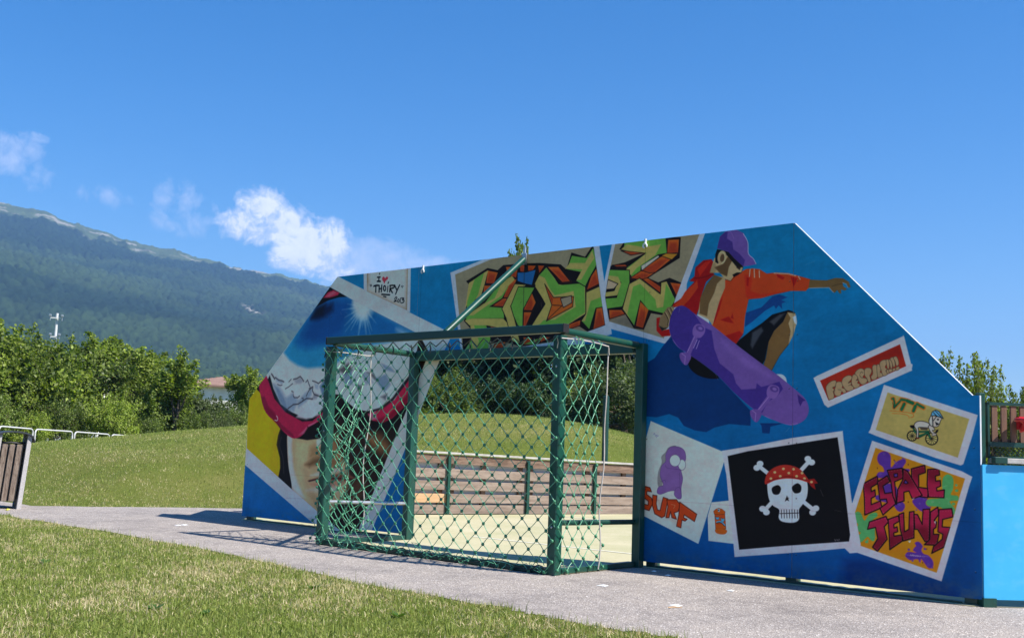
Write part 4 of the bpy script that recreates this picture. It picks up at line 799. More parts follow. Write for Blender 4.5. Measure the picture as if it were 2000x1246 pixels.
# ================================================================== mountain
def vnoise(x, y, seed=0):                                      # value noise
    ix, iy = np.floor(x).astype(np.int64), np.floor(y).astype(np.int64); fx, fy = x-ix, y-iy; fx = fx*fx*(3-2*fx); fy = fy*fy*(3-2*fy)
    def h(a, b): 
        n = (a*374761393+b*668265263+seed*1442695041) & 0x7fffffff; n = ((n ^ (n >> 13))*1274126177) & 0x7fffffff; return ((n ^ (n >> 16)) & 0xffff)/65535.
    return (h(ix, iy)*(1-fx)+h(ix+1, iy)*fx)*(1-fy)+(h(ix, iy+1)*(1-fx)+h(ix+1, iy+1)*fx)*fy
def fbm(x, y, o=4, seed=0): return sum(vnoise(x*2**k, y*2**k, seed+k)*.5**k for k in range(o))/sum(.5**k for k in range(o))
def build_mountain():
    prof = [(-120, 9.5), (-95, 11.8), (-80, 11.6), (-72, 11.0), (-66.48, 10.49), (-64.2, 10.23), (-61.8, 9.70), (-59.4, 9.23), (-56.9, 8.75), (-54.85, 8.47), (-52.8, 8.27), (-50.7, 7.93), (-48.5, 7.2), (-45, 5.8), (-40, 4.2), (-34, 3.2), (-24, 2.6), (-10, 2.2), (10, 1.8)]
    az = np.concatenate([np.arange(-120, -70, .5), np.arange(-70, -48, .045), np.arange(-48, 10, .5)])
    t = np.linspace(0, 1, 300); RIDGE = 3000.; FOOT = 620.
    Rr = FOOT+(RIDGE-FOOT)*np.concatenate([t, [1.06, 1.2]]); T = np.concatenate([t, [1.0, 1.0]])
    AZ, RR = np.meshgrid(az, Rr, indexing='ij'); TT = np.broadcast_to(T, AZ.shape)
    el = np.interp(AZ, [p[0] for p in prof], [p[1] for p in prof])
    zr = np.tan(np.radians(el))*RIDGE*1.0
    A = np.radians(AZ); X, Y = CPOS[0]+RR*np.sin(A), CPOS[1]+RR*np.cos(A)
    base = TT**1.22
    spur = (fbm(X/520, Y/520, 4, 3)-.5)*2; gull = 1-np.abs(fbm(X/300+5, Y/300, 3, 9)*2-1)
    bell = np.sin(np.pi*np.clip(TT, 0, 1))
    Z = zr*base+spur*30*np.maximum(bell, 0)**.8*(zr/500)-gull*15*bell*(zr/500)
    ridge_bump = (fbm(AZ*1.1, TT*0, 4, 21)-.5)*20
    Z += ridge_bump*sstep(.82, 1, TT)
    Z[:, -2] -= 40; Z[:, -1] -= 200
    tl = .90+.04*(fbm(AZ*1.3, TT*0+3, 3, 5)-.5)*2+.05*np.clip((AZ+66)/14, 0, 1)     # tree line
    meadow = sstep(-.02, .02, TT+(fbm(X/60, Y/90, 3, 8)-.5)*.09-tl)
    clear = sstep(.74, .80, fbm(X/200, Y/300, 3, 33))*(TT > .5)*.35
    # one domed crown per jittered cell
    def crowns(cell, seed):
        gx_, gy_ = np.floor(X/cell), np.floor(Y/cell); best = np.full(X.shape, 9.); tone = np.zeros(X.shape)
        hsh = lambda a, b_, k: vnoise(a+.0, b_+.0, k)
        for ox in (-1, 0, 1):
            for oy in (-1, 0, 1):
                cx, cy = gx_+ox, gy_+oy; px_, py_ = (cx+hsh(cx, cy, seed))*cell, (cy+hsh(cx, cy, seed+1))*cell
                d = np.hypot(X-px_, Y-py_)/cell; m_ = d < best; best = np.where(m_, d, best); tone = np.where(m_, hsh(cx, cy, seed+2), tone)
        return np.clip(1-(best/.75)**2, 0, 1), tone
    c1, t1 = crowns(13., 41); c2, t2 = crowns(8., 51)
    far_k = sstep(.15, .5, TT); trees = c2*(1-far_k)+c1*far_k; tone = t2*(1-far_k)+t1*far_k
    Z += trees*(7+4*far_k)*(.6+.7*tone)*(1-meadow)*(1-clear*.6)*sstep(0, .02, TT)+meadow*sstep(.80, .9, fbm(X/14, Y/14, 2, 77)+.12)*3
    conif = sstep(.42, .62, fbm(X/230+3, Y/300, 4, 15)*.75+.30*(TT-.3)+.06)
    c_dec, c_con, c_mea, c_rock = map(np.array, ((.032, .054, .020), (.014, .029, .016), (.062, .085, .036), (.26, .24, .21)))
    C = c_dec*(1-conif[..., None])+c_con*conif[..., None]
    C *= (.28+.48*tone+.42*trees)[..., None]*(.8+.4*fbm(X/90, Y/120, 3, 71))[..., None]
    mm = np.clip(meadow+clear, 0, 1)[..., None]; C = C*(1-mm)+c_mea*(.75+.5*fbm(X/40, Y/60, 3, 81))[..., None]*mm
    rock = (sstep(.60, .68, fbm(X/30+9, Y/60, 4, 91))*meadow*.75)[..., None]; C = C*(1-rock)+c_rock*rock
    ax_, el_ = -56.2, None
    scar = (np.exp(-((AZ+54.9+ (TT-.62)*16)/.35)**2)*sstep(.56, .58, TT)*sstep(.66, .64, TT)*sstep(.5, .6, vnoise(X/14, Y/22, 5)))[..., None]; C = C*(1-scar)+c_rock*scar
    V = np.c_[X.ravel(), Y.ravel(), Z.ravel()]; n1, n2 = AZ.shape
    i, j = np.meshgrid(np.arange(n1-1), np.arange(n2-1), indexing='ij')
    F = np.stack([i*n2+j, i*n2+j+1, (i+1)*n2+j+1, (i+1)*n2+j], -1).reshape(-1, 4)
    me = np_mesh('mountain', V, F, False); add_col(me, 'cover', C.reshape(-1, 3))
    m, nt, b = material('mountain_cover'); at = nt.new('ShaderNodeAttribute'); at.attribute_name = 'cover'
    tcc = nt.new('ShaderNodeTexCoord').outputs['Object']
    cc = nt.mix(1, at.outputs['Color'], nt.ramp(nt.noise(tcc, .16, 3, .7), [(.3, (.75, .75, .75)), (.7, (1.25, 1.25, 1.25))]), 'MULTIPLY')
    nt.l.new(cc, b.inputs['Base Color']); b.inputs['Roughness'].default_value = 1; b.inputs['Specular IOR Level'].default_value = 0
    tag(link('mountain', me, None, m), kind='structure')
build_mountain()
# air between here and the mountain
hm = bpy.data.materials.new('haze_air'); hm.use_nodes = True; ht = NT(hm.node_tree); hm.node_tree.nodes.remove(hm.node_tree.nodes['Principled BSDF'])
pv = ht.new('ShaderNodeVolumePrincipled'); pv.inputs['Density'].default_value = .00019; pv.inputs['Color'].default_value = (.29, .55, 1.0, 1); pv.inputs['Anisotropy'].default_value = .1
ht.l.new(pv.outputs[0], hm.node_tree.nodes['Material Output'].inputs['Volume'])
tag(MB().box((0, 0, 345), (13000, 13000, 694)).build('haze', hm), kind='stuff')
# ================================================================== houses seen over the hedge
def house(px, py_eave, py_ridge, dist, w, d, mat_roof, label, rz, floors=2, chim=True):
    dd = ray(px, py_eave); k = dist/math.hypot(dd[0], dd[1]); P0 = CPOS+dd*k; ze = P0[2]; dr = ray(px, py_ridge); zr = (CPOS+dr*(dist/math.hypot(dr[0], dr[1])))[2]
    h = empty('house', (P0[0], P0[1], 0), rz, label=label, cat='house')
    MB().box((0, 0, ze/2-.5), (w, d, ze+1)).build('wall', M_['render'], h)
    o = .6; r = MB(); W2, D2 = w/2+o, d/2+o; rl = max(W2-D2, .8)
    r.add([(-W2, -D2, ze), (W2, -D2, ze), (W2, D2, ze), (-W2, D2, ze), (-rl, 0, zr), (rl, 0, zr), (-W2, -D2, ze-.18), (W2, -D2, ze-.18), (W2, D2, ze-.18), (-W2, D2, ze-.18)],
          [(0, 1, 5, 4), (1, 2, 5), (2, 3, 4, 5), (3, 0, 4), (6, 7, 1, 0), (7, 8, 2, 1), (8, 9, 3, 2), (9, 6, 0, 3), (9, 8, 7, 6)])
    for s_ in (-1, 1):                                          # tile courses: raised battens across each long slope
        for q in range(1, 9):
            f = q/9; y = s_*D2*(1-f); z = ze+(zr-ze)*f; r.box((0, y, z+.03), (2*(W2-(W2-rl)*f)-.1, .16, .07))
    rf = r.build('roof', mat_roof, h)
    if chim: MB().box((rl*.4, .6, zr+.2), (.6, .6, 1.6)).box((rl*.4, .6, zr+1.05), (.8, .8, .14)).build('chimney', M_['render'], rf)
    for fl in range(floors):
        for xx in (-w*.3, 0, w*.3):
            z = ze-1.35-fl*2.7
            if z > .8:
                wn_ = MB().box((xx, -d/2-.03, z), (1.2, .08, 1.3)).build('window', M_['white_paint'], h)
                MB().box((xx, -d/2-.075, z), (1.0, .02, 1.1)).build('pane', M_['glass'], wn_)
    return h
house(436, 757, 737, 120, 9.5, 7, M_['tile'], 'pale house with a hipped brown tile roof beyond the hedge', math.radians(-44), chim=False)
house(187, 745, 728, 105, 5.5, 4, M_['redtile'], 'house with a bright red roof glimpsed through the left bushes', math.radians(-58), chim=False)
# floodlight mast
dd = ray(112, 612); P0 = CPOS+dd*(85/math.hypot(dd[0], dd[1])); mast = empty('floodlight_mast', (P0[0], P0[1], 0), math.radians(52), label='tall pale floodlight mast rising behind the left bushes', cat='mast')
H_ = P0[2]
MB().tube([(0, 0, -.5), (0, 0, H_*.5), (0, 0, H_)], [.15, .12, .09], 10).build('pole', M_['pole'], mast)
for z, hw in ((H_-.35, .40), (H_-1.7, .30), (H_-2.6, .42)):
    arm = MB().box((0, -.18, z), (2*hw, .08, .08)).build('cross_arm', M_['pole'], mast)
    for s_ in (-1, 1):
        for q in ((1,) if hw < .5 else (.55, 1)):
            MB().box((s_*hw*q, -.30, z+.16), (.18, .18, .18), bev=.04).tube([(s_*hw*q, -.22, z+.05), (s_*hw*q, -.22, z-.2)], .03, 6).build('floodlight', M_['galv'], arm)
# ================================================================== trees and bushes
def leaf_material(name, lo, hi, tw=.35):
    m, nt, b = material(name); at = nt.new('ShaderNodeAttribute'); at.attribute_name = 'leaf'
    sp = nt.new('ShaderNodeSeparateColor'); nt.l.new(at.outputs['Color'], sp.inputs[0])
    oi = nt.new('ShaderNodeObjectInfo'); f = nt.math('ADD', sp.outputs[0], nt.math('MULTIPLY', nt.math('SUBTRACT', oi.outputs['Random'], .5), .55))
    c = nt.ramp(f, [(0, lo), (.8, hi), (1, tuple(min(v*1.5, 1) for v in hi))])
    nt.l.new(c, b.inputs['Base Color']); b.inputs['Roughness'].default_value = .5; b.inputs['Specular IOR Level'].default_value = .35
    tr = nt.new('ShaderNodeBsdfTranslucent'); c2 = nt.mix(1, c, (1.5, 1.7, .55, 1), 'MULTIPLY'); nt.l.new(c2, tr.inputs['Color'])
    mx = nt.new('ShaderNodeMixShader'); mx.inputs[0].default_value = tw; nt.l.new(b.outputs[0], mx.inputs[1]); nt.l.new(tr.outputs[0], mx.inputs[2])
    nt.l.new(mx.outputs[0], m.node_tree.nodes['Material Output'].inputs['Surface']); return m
LM = {'locust': leaf_material('locust_leaf', (.060, .095, .014), (.23, .285, .048), .42), 'hazel': leaf_material('hazel_leaf', (.034, .062, .012), (.155, .205, .040), .38),
      'dark': leaf_material('dark_leaf', (.010, .026, .006), (.035, .066, .014), .2), 'silver': leaf_material('silver_leaf', (.045, .07, .022), (.16, .20, .08)), 'maple': leaf_material('maple_leaf', (.05, .08, .012), (.16, .2, .03), .4)}
def tree_mesh(h, w, style, nleaf, ls, seed, base=.0, lean=0):
    """crown leaf mesh + trunk mesh, origin at the ground"""
    r = np.random.RandomState(seed); blobs = []; br = MB(); tips = []
    nl = {'bush': 15, 'tree': 13, 'sprig': 9, 'shoots': 16}[style]
    top = h
    trunk_top = np.array([lean*.5, r.uniform(-.1, .1)*w, h*.55])
    br.tube([(0, 0, -.3), (0, 0, .1), (lean*.2, 0, h*.25), tuple(trunk_top)], [w*.045+.03, w*.04+.02, w*.03+.02, .03], 7)
    for i in range(nl):
        if style == 'bush': z = h*r.uniform(.18, .93); rad_ = w*.5*r.uniform(.45, 1)*math.sqrt(max(1-((z/h-.35)/.72)**2, .05))
        elif style == 'tree': z = h*r.uniform(max(base, .28), .95); rad_ = w*.5*r.uniform(.35, 1)*math.sqrt(max(1-((z/h-.6)/.45)**2, .05))
        elif style == 'sprig': z = h*r.uniform(.35, 1.0); rad_ = w*.5*r.uniform(.2, 1)*(1.15-z/h*.9)
        else: z = h*r.uniform(.3, .8); rad_ = w*.5*r.uniform(.2, .9)
        a = i*2.4+r.uniform(-.4, .4); c = np.array([rad_*math.cos(a)+lean*z/h, rad_*math.sin(a), z])
        s_ = w*r.uniform(.11, .22)*(1.1 if style in ('bush', 'tree') else .5 if style == 'sprig' else .7)
        blobs.append((c, np.array([s_, s_, s_*r.uniform(.6, .95)])))
        st = np.array([lean*.2, 0, h*.25])*(1-i/nl)+trunk_top*(i/nl)*.9; mid = (st+c)/2+np.array([0, 0, -.05*h]); br.tube([st, mid, c], [.045+.008*w, .03, .012], 5)
        for q in range(6 if style != 'bush' else 8):             # sprays pushing out of the lump
            d = r.randn(3); d[2] = abs(d[2])*1.2+.15; d /= np.linalg.norm(d); e = c+d*s_*(3.2 if style == 'sprig' else 1)*r.uniform(1.15, 2.2 if style != 'tree' else 1.9)
            tips.append((c, e))
    if style == 'shoots':
        for q in range(46):
            a, rr_ = r.uniform(0, 6.28), w*.5*math.sqrt(r.rand()); s0 = np.array([rr_*math.cos(a), rr_*math.sin(a), h*r.uniform(.45, .72)]); tips.append((s0, s0+np.array([r.uniform(-.12, .12), r.uniform(-.12, .12), r.uniform(.25, .34)*h])))
    P_, Nn, sh = [], [], []
    bs = .12 if style == 'sprig' else .25 if style == 'shoots' else .42
    per = int(nleaf*bs/len(blobs))
    for c, s_ in blobs:
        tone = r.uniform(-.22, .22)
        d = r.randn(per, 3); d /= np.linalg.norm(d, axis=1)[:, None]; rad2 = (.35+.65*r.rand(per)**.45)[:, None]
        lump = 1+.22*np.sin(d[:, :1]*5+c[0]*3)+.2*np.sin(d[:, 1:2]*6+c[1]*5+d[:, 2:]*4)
        P_.append(c+d*s_*rad2*lump); Nn.append(d+np.array([0, 0, .5])); sh.append(rad2[:, 0]*.2+tone)  # inner leaves toned darker, painting in the shade inside each lump
    per2 = max(int(nleaf*(1-bs)/len(tips)), 6)
    for a, e in tips:
        t = r.rand(per2)[:, None]**.8; L = np.linalg.norm(e-a); q = a+(e-a)*t+r.randn(per2, 3)*L*(.15*(1.15-t)+.012); P_.append(q); d = r.randn(per2, 3); d[:, 2] += .8; Nn.append(d); sh.append(np.full(per2, .22+r.uniform(-.2, .2)))
        br.tube([a, e], [.012, .004], 4, caps=False)
    P_ = np.concatenate(P_); Nn = np.concatenate(Nn); sh = np.concatenate(sh); n = len(P_)
    ok = P_[:, 2] > .02; P_, Nn, sh = P_[ok], Nn[ok], sh[ok]; n = len(P_)
    Nn = Nn/np.linalg.norm(Nn, axis=1)[:, None]+r.randn(n, 3)*.55; Nn /= np.linalg.norm(Nn, axis=1)[:, None]
    U = np.cross(Nn, r.randn(n, 3)); U /= np.linalg.norm(U, axis=1)[:, None]; Vv = np.cross(Nn, U)
    sz = ls*(.6+.8*r.rand(n))[:, None]
    q = np.stack([P_-U*sz*.5, P_-Vv*sz*.30+Nn*sz*.06, P_+U*sz*.5, P_+Vv*sz*.30+Nn*sz*.06], 1).reshape(-1, 3)
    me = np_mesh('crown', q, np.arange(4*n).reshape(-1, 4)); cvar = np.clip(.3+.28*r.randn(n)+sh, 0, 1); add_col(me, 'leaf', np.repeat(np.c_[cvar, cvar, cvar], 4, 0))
    return me, br.mesh('trunk')
PROT = {}
def proto(key, *a):
    if key not in PROT: PROT[key] = tree_mesh(*a)
    return PROT[key]
# unit prototypes (height 4 m) reused at different turns and sizes
PR = {'bushA': (4, 4.2, 'bush', 24000, .14, 11), 'bushB': (4, 3.8, 'bush', 24000, .13, 12), 'bushC': (4, 5.0, 'bush', 24000, .15, 13), 'treeA': (4, 3.0, 'tree', 24000, .10, 14), 'treeB': (4, 3.4, 'tree', 24000, .105, 15), 'sprig': (4, 1.9, 'sprig', 7000, .11, 16), 'low': (2, 3.0, 'bush', 14000, .10, 17), 'shoots': (4, 3.0, 'shoots', 26000, .095, 18)}
CNT = [0]; TOP = {}
def plant(kind, leaf, px, top_y, dist, label, cat='bush', name='bush', group=None, wide=1., rot=None, sink=0.):
    d = ray(px, top_y); k = dist/math.hypot(d[0], d[1]); T = CPOS+d*k; z0 = float(terrain(T[0], T[1]))-sink; hgt = T[2]-z0
    crown, trunk = proto(kind, *PR[kind])
    if kind not in TOP: co = np.empty(len(crown.vertices)*3, np.float32); crown.vertices.foreach_get('co', co); TOP[kind] = float(np.percentile(co[2::3], 99.8))
    s_ = hgt/TOP[kind]; CNT[0] += 1
    e = empty(name, (T[0], T[1], z0), rot if rot is not None else CNT[0]*1.9, label=label, cat=cat, group=group); e.scale = (s_*wide, s_*wide, s_)
    if (kind, leaf) not in PROT:
        me = crown if not crown.materials else crown.copy(); me.materials.clear(); me.materials.append(LM[leaf]); PROT[(kind, leaf)] = me
    o = link('crown', PROT[(kind, leaf)], e); o['kind'] = 'stuff' if False else 'thing'; del o['kind']
    if not trunk.materials: trunk.materials.append(M_['bark'])
    link('trunk', trunk, e); return e
GL = 'bushes and small trees along the left boundary'
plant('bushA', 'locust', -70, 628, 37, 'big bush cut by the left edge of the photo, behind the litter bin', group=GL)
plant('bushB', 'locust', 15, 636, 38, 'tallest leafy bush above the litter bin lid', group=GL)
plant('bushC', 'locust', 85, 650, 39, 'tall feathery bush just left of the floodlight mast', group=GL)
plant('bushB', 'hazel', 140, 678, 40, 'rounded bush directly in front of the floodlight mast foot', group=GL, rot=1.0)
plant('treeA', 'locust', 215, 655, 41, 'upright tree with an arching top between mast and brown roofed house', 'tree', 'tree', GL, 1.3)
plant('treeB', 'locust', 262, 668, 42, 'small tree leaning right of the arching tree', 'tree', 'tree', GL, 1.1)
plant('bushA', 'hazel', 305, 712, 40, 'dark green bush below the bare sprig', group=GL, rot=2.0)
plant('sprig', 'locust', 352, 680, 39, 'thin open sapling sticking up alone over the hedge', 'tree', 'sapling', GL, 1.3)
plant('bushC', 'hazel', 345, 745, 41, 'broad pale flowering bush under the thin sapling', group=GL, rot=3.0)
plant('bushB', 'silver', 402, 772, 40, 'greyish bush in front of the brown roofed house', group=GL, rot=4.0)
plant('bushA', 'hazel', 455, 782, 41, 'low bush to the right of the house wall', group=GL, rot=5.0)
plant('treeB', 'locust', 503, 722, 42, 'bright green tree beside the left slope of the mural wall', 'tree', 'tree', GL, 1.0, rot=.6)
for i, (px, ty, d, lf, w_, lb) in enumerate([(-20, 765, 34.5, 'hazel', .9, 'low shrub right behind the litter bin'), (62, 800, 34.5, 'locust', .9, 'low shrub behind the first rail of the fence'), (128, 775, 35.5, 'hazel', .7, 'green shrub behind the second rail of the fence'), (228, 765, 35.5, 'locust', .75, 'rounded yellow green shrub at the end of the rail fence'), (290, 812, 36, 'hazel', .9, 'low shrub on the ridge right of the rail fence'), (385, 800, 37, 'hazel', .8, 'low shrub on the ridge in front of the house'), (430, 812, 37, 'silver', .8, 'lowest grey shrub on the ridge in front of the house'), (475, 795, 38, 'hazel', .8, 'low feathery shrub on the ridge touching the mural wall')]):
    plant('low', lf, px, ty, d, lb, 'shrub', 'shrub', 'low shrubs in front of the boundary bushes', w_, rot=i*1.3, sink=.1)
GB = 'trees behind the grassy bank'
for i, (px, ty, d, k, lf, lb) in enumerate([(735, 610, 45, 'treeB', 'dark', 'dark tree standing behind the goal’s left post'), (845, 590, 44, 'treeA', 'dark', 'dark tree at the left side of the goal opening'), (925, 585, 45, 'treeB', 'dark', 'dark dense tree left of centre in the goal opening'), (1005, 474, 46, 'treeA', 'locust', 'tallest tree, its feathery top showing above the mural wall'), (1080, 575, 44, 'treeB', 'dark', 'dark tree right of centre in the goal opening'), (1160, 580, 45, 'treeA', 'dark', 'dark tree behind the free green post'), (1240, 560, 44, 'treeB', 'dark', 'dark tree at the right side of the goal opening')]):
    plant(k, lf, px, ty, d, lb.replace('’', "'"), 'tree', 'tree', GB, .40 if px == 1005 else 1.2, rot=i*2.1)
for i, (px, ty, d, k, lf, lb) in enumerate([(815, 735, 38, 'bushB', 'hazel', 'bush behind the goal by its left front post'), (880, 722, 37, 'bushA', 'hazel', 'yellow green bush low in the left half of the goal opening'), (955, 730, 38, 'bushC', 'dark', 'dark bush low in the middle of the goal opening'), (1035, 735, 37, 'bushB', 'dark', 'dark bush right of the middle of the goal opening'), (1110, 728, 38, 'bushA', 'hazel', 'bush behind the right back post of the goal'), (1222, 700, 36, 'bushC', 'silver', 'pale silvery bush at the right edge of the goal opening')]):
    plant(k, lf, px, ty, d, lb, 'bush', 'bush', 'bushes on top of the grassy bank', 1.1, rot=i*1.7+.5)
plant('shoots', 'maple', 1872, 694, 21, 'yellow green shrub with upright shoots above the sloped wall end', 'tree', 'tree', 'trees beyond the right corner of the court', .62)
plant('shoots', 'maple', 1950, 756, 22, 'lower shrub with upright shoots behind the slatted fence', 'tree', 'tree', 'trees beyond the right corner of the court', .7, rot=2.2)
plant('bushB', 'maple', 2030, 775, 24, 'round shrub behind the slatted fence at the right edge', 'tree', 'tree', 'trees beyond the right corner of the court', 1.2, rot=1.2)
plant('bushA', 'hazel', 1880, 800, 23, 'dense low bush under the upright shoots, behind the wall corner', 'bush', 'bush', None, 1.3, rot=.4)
# ================================================================== galvanised rail fence
rf = [(-62, 828, 29.5), (-4, 832, 30.2), (67, 838, 31.4), (144, 843, 32.8), (216, 848.5, 34.2), (290, 854, 35.6)]
def rp(px, py, dist): d = ray(px, py); return CPOS+d*(dist/math.hypot(d[0], d[1]))
for i in range(len(rf)-1):
    a, b = rp(*rf[i]), rp(*rf[i+1]); u = (b-a)/np.linalg.norm(b-a); a2, b2 = a+u*.05, b-u*.05
    za, zb = float(terrain(a2[0], a2[1])), float(terrain(b2[0], b2[1])); za = min(za, a2[2]-.6); zb = min(zb, b2[2]-.6)
    e = empty('rail_fence_panel', (a2[0], a2[1], 0), label=['pale tube railing panel cut by the left edge of the photo', 'pale tube railing panel right above the litter bin lid', 'pale tube railing panel just right of the litter bin', 'third pale tube railing panel from the litter bin', 'farthest pale tube railing panel, sinking behind the grass'][i], cat='railing', group='railing panels behind the lawn')
    pa, pb = a2-[a2[0], a2[1], 0], b2-[a2[0], a2[1], 0]
    arc = lambda p, s: [p+u*s*.10*(1-math.cos(t))+np.array([0, 0, -.10*(1-math.sin(t))]) for t in np.linspace(0, math.pi/2, 5)]
    MB().tube([(pa[0], pa[1], za-.3), pa-[0, 0, .10]], .021, 8).build('post', M_['rail'], e)
    MB().tube([(pb[0], pb[1], zb-.3), pb-[0, 0, .10]], .021, 8).build('post', M_['rail'], e)
    MB().tube(arc(pa, 1)+arc(pb, -1)[::-1], .021, 8).build('top_rail', M_['rail'], e)
PAINT_GAIN = (2.3, 1.74, 1.30)
# ================================================================== the mural wall
paint_mural()
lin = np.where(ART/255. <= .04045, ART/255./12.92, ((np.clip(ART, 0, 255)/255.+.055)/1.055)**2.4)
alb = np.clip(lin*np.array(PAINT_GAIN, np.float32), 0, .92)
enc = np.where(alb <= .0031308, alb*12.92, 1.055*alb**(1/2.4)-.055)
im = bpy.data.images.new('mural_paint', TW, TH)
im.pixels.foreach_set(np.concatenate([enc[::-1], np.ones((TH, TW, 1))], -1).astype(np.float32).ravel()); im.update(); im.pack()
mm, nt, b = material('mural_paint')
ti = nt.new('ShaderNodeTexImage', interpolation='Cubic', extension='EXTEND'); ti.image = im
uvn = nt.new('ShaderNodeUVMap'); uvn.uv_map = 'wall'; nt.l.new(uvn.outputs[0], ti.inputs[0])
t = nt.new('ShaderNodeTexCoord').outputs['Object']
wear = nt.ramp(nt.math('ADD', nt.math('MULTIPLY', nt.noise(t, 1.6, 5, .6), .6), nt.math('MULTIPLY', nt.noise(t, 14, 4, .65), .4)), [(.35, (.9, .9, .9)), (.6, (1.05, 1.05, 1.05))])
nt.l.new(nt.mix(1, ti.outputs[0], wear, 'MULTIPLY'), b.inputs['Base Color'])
b.inputs['Roughness'].default_value = .55; b.inputs['Specular IOR Level'].default_value = .14
bp = nt.new('ShaderNodeBump'); bp.inputs['Distance'].default_value = .0006; nt.l.new(nt.noise(t, 60, 3, .6), bp.inputs['Height']); nt.l.new(bp.outputs[0], b.inputs['Normal'])
def uv_wall(me):
    uv = me.uv_layers.new(name='wall'); co = np.empty(len(me.vertices)*3, np.float32); me.vertices.foreach_get('co', co); co = co.reshape(-1, 3)
    li = np.empty(len(me.loops), np.int32); me.loops.foreach_get('vertex_index', li)
    uv.data.foreach_set('uv', np.c_[co[li, 0]/(TW/DPM), co[li, 2]/(TH/DPM)-(WH-TH/DPM)/(TH/DPM)].astype(np.float32).ravel())
def clip_x(poly, lo, hi):                                     # keep lo <= x <= hi
    for s_, k in ((1, lo), (-1, -hi)):
        out = []
        for i in range(len(poly)):
            a, b_ = poly[i-1], poly[i]; da, db = s_*a[0]-k, s_*b_[0]-k
            if (da >= 0) != (db >= 0): t_ = da/(da-db); out.append((a[0]+(b_[0]-a[0])*t_, a[1]+(b_[1]-a[1])*t_))
            if db >= 0: out.append(b_)
        poly = out
    return poly
wall = empty('mural_wall', (0, 0, 0), label='long blue mural wall with sloped ends painted with graffiti pictures', cat='mural wall')
ZB, HS, HT, LX = .056, 1.556, 3.045, 9.205
outline = [(0, ZB), (LX, ZB), (LX, 1.568), (9.151, 1.568), (7.678, 3.058), (1.639, 3.036), (.004, 1.548)]
OX0, OX1, OZ = 3.06, 6.16, 2.0
for lo, hi in ((0, 1.535), (1.538, OX0), (OX0+.003, 4.64), (4.643, OX1-.003), (OX1, 7.67), (7.673, LX)):
    pl = clip_x(outline, lo, hi)
    if OX0 < (lo+hi)/2 < OX1: pl = [(x, max(z, OZ)) for x, z in pl]
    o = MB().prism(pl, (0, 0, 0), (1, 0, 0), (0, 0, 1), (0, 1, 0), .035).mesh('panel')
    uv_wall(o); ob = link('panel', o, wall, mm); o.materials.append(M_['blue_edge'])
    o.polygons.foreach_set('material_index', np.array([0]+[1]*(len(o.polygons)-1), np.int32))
def photo_poly(V, pts, n=0): 
    q = V(np.array(pts, float)); return [(u/DPM, WH-v/DPM) for u, v in q]
def picture(name, label, V, pts, proud=.0015, sm=False):
    if sm: pts = smooth_pts(pts, True, 4)
    pl = photo_poly(V, pts); pl = [(min(max(x, .002), LX-.002), z) for x, z in pl]
    if sum(pl[i-1][0]*pl[i][1]-pl[i][0]*pl[i-1][1] for i in range(len(pl))) < 0: pl = pl[::-1]
    me = MB().prism(pl, (0, -proud, 0), (1, 0, 0), (0, 0, 1), (0, 1, 0), proud-.0004).mesh(name); uv_wall(me); o = link(name, me, wall, mm); o['label'] = label; return o
px = View(0, 0, 1); D_ = View(860, 420, 3.571); Fv = View(1580, 645, 7.786); Gv_ = View(1690, 745, 7.33); Hv = View(1650, 850, 4.152); Iv = View(1230, 800, 3.28); Ev = View(1240, 420, 2.832); Cv = View(700, 515, 9.97)
picture('painted_picture', 'painted picture of a skier in mirrored red goggles', px, [(662, 544), (882, 652), (860, 700), (803, 849), (727, 1034), (640, 1040), (480, 907), (484, 875), (489, 783), (644, 562)])
picture('painted_picture', 'white card lettered I heart THOIRY 2013', Cv, [(105, 205), (1022, 100), (1008, 945), (960, 930), (140, 540), (108, 510)], .002)
picture('painted_picture', 'green graffiti lettering on tan, left sheet', D_, [(75, 402), (350, 312), (1100, 222), (1184, 740), (1184, 800), (900, 900), (152, 930)])
picture('painted_picture', 'green graffiti lettering on tan, right sheet', D_, [(1202, 212), (1845, 138), (1640, 590), (1560, 888), (1186, 785), (1142, 560), (1142, 480)], .001)
picture('painted_skateboarder', 'painted skateboarder in a purple cap and orange jacket', Ev, [(120, 570), (205, 500), (335, 290), (425, 240), (455, 185), (500, 95), (600, 100), (628, 215), (672, 275), (620, 296), (730, 322), (850, 320), (970, 355), (1185, 365), (1193, 402), (1140, 435), (1040, 404), (945, 422), (630, 467), (602, 650), (700, 600), (850, 525), (895, 560), (850, 715), (755, 862), (830, 900), (945, 1010), (960, 1085), (900, 1155), (760, 1130), (670, 1148), (560, 1000), (450, 905), (340, 890), (295, 800), (250, 800), (205, 680), (120, 640)], .002)
picture('painted_picture', 'red strip lettered FREESTYLE in cream bubbles', Fv, [(68, 725), (1430, 85), (1450, 100), (1578, 520), (1568, 610), (700, 995), (290, 1175), (235, 1130)])
picture('painted_picture', 'yellow card lettered VTT with a helmeted dog on a bicycle', Gv_, [(268, 45), (1612, 478), (1540, 760), (1405, 1180), (1368, 1200), (150, 775), (45, 730)])
picture('painted_picture', 'orange card lettered ESPACE JEUNES in crimson', Hv, [(222, 42), (950, 290), (1035, 335), (785, 1182), (100, 950), (40, 955), (35, 860), (62, 545)])
picture('painted_picture', 'pale card with a purple creature lettered SURF', Iv, [(135, 72), (590, 265), (625, 270), (495, 680), (440, 858), (56, 660), (66, 330)])
picture('painted_picture', 'small white card with a grumpy orange spray can', Iv, [(525, 592), (640, 580), (690, 860), (505, 838), (500, 680)], .002)
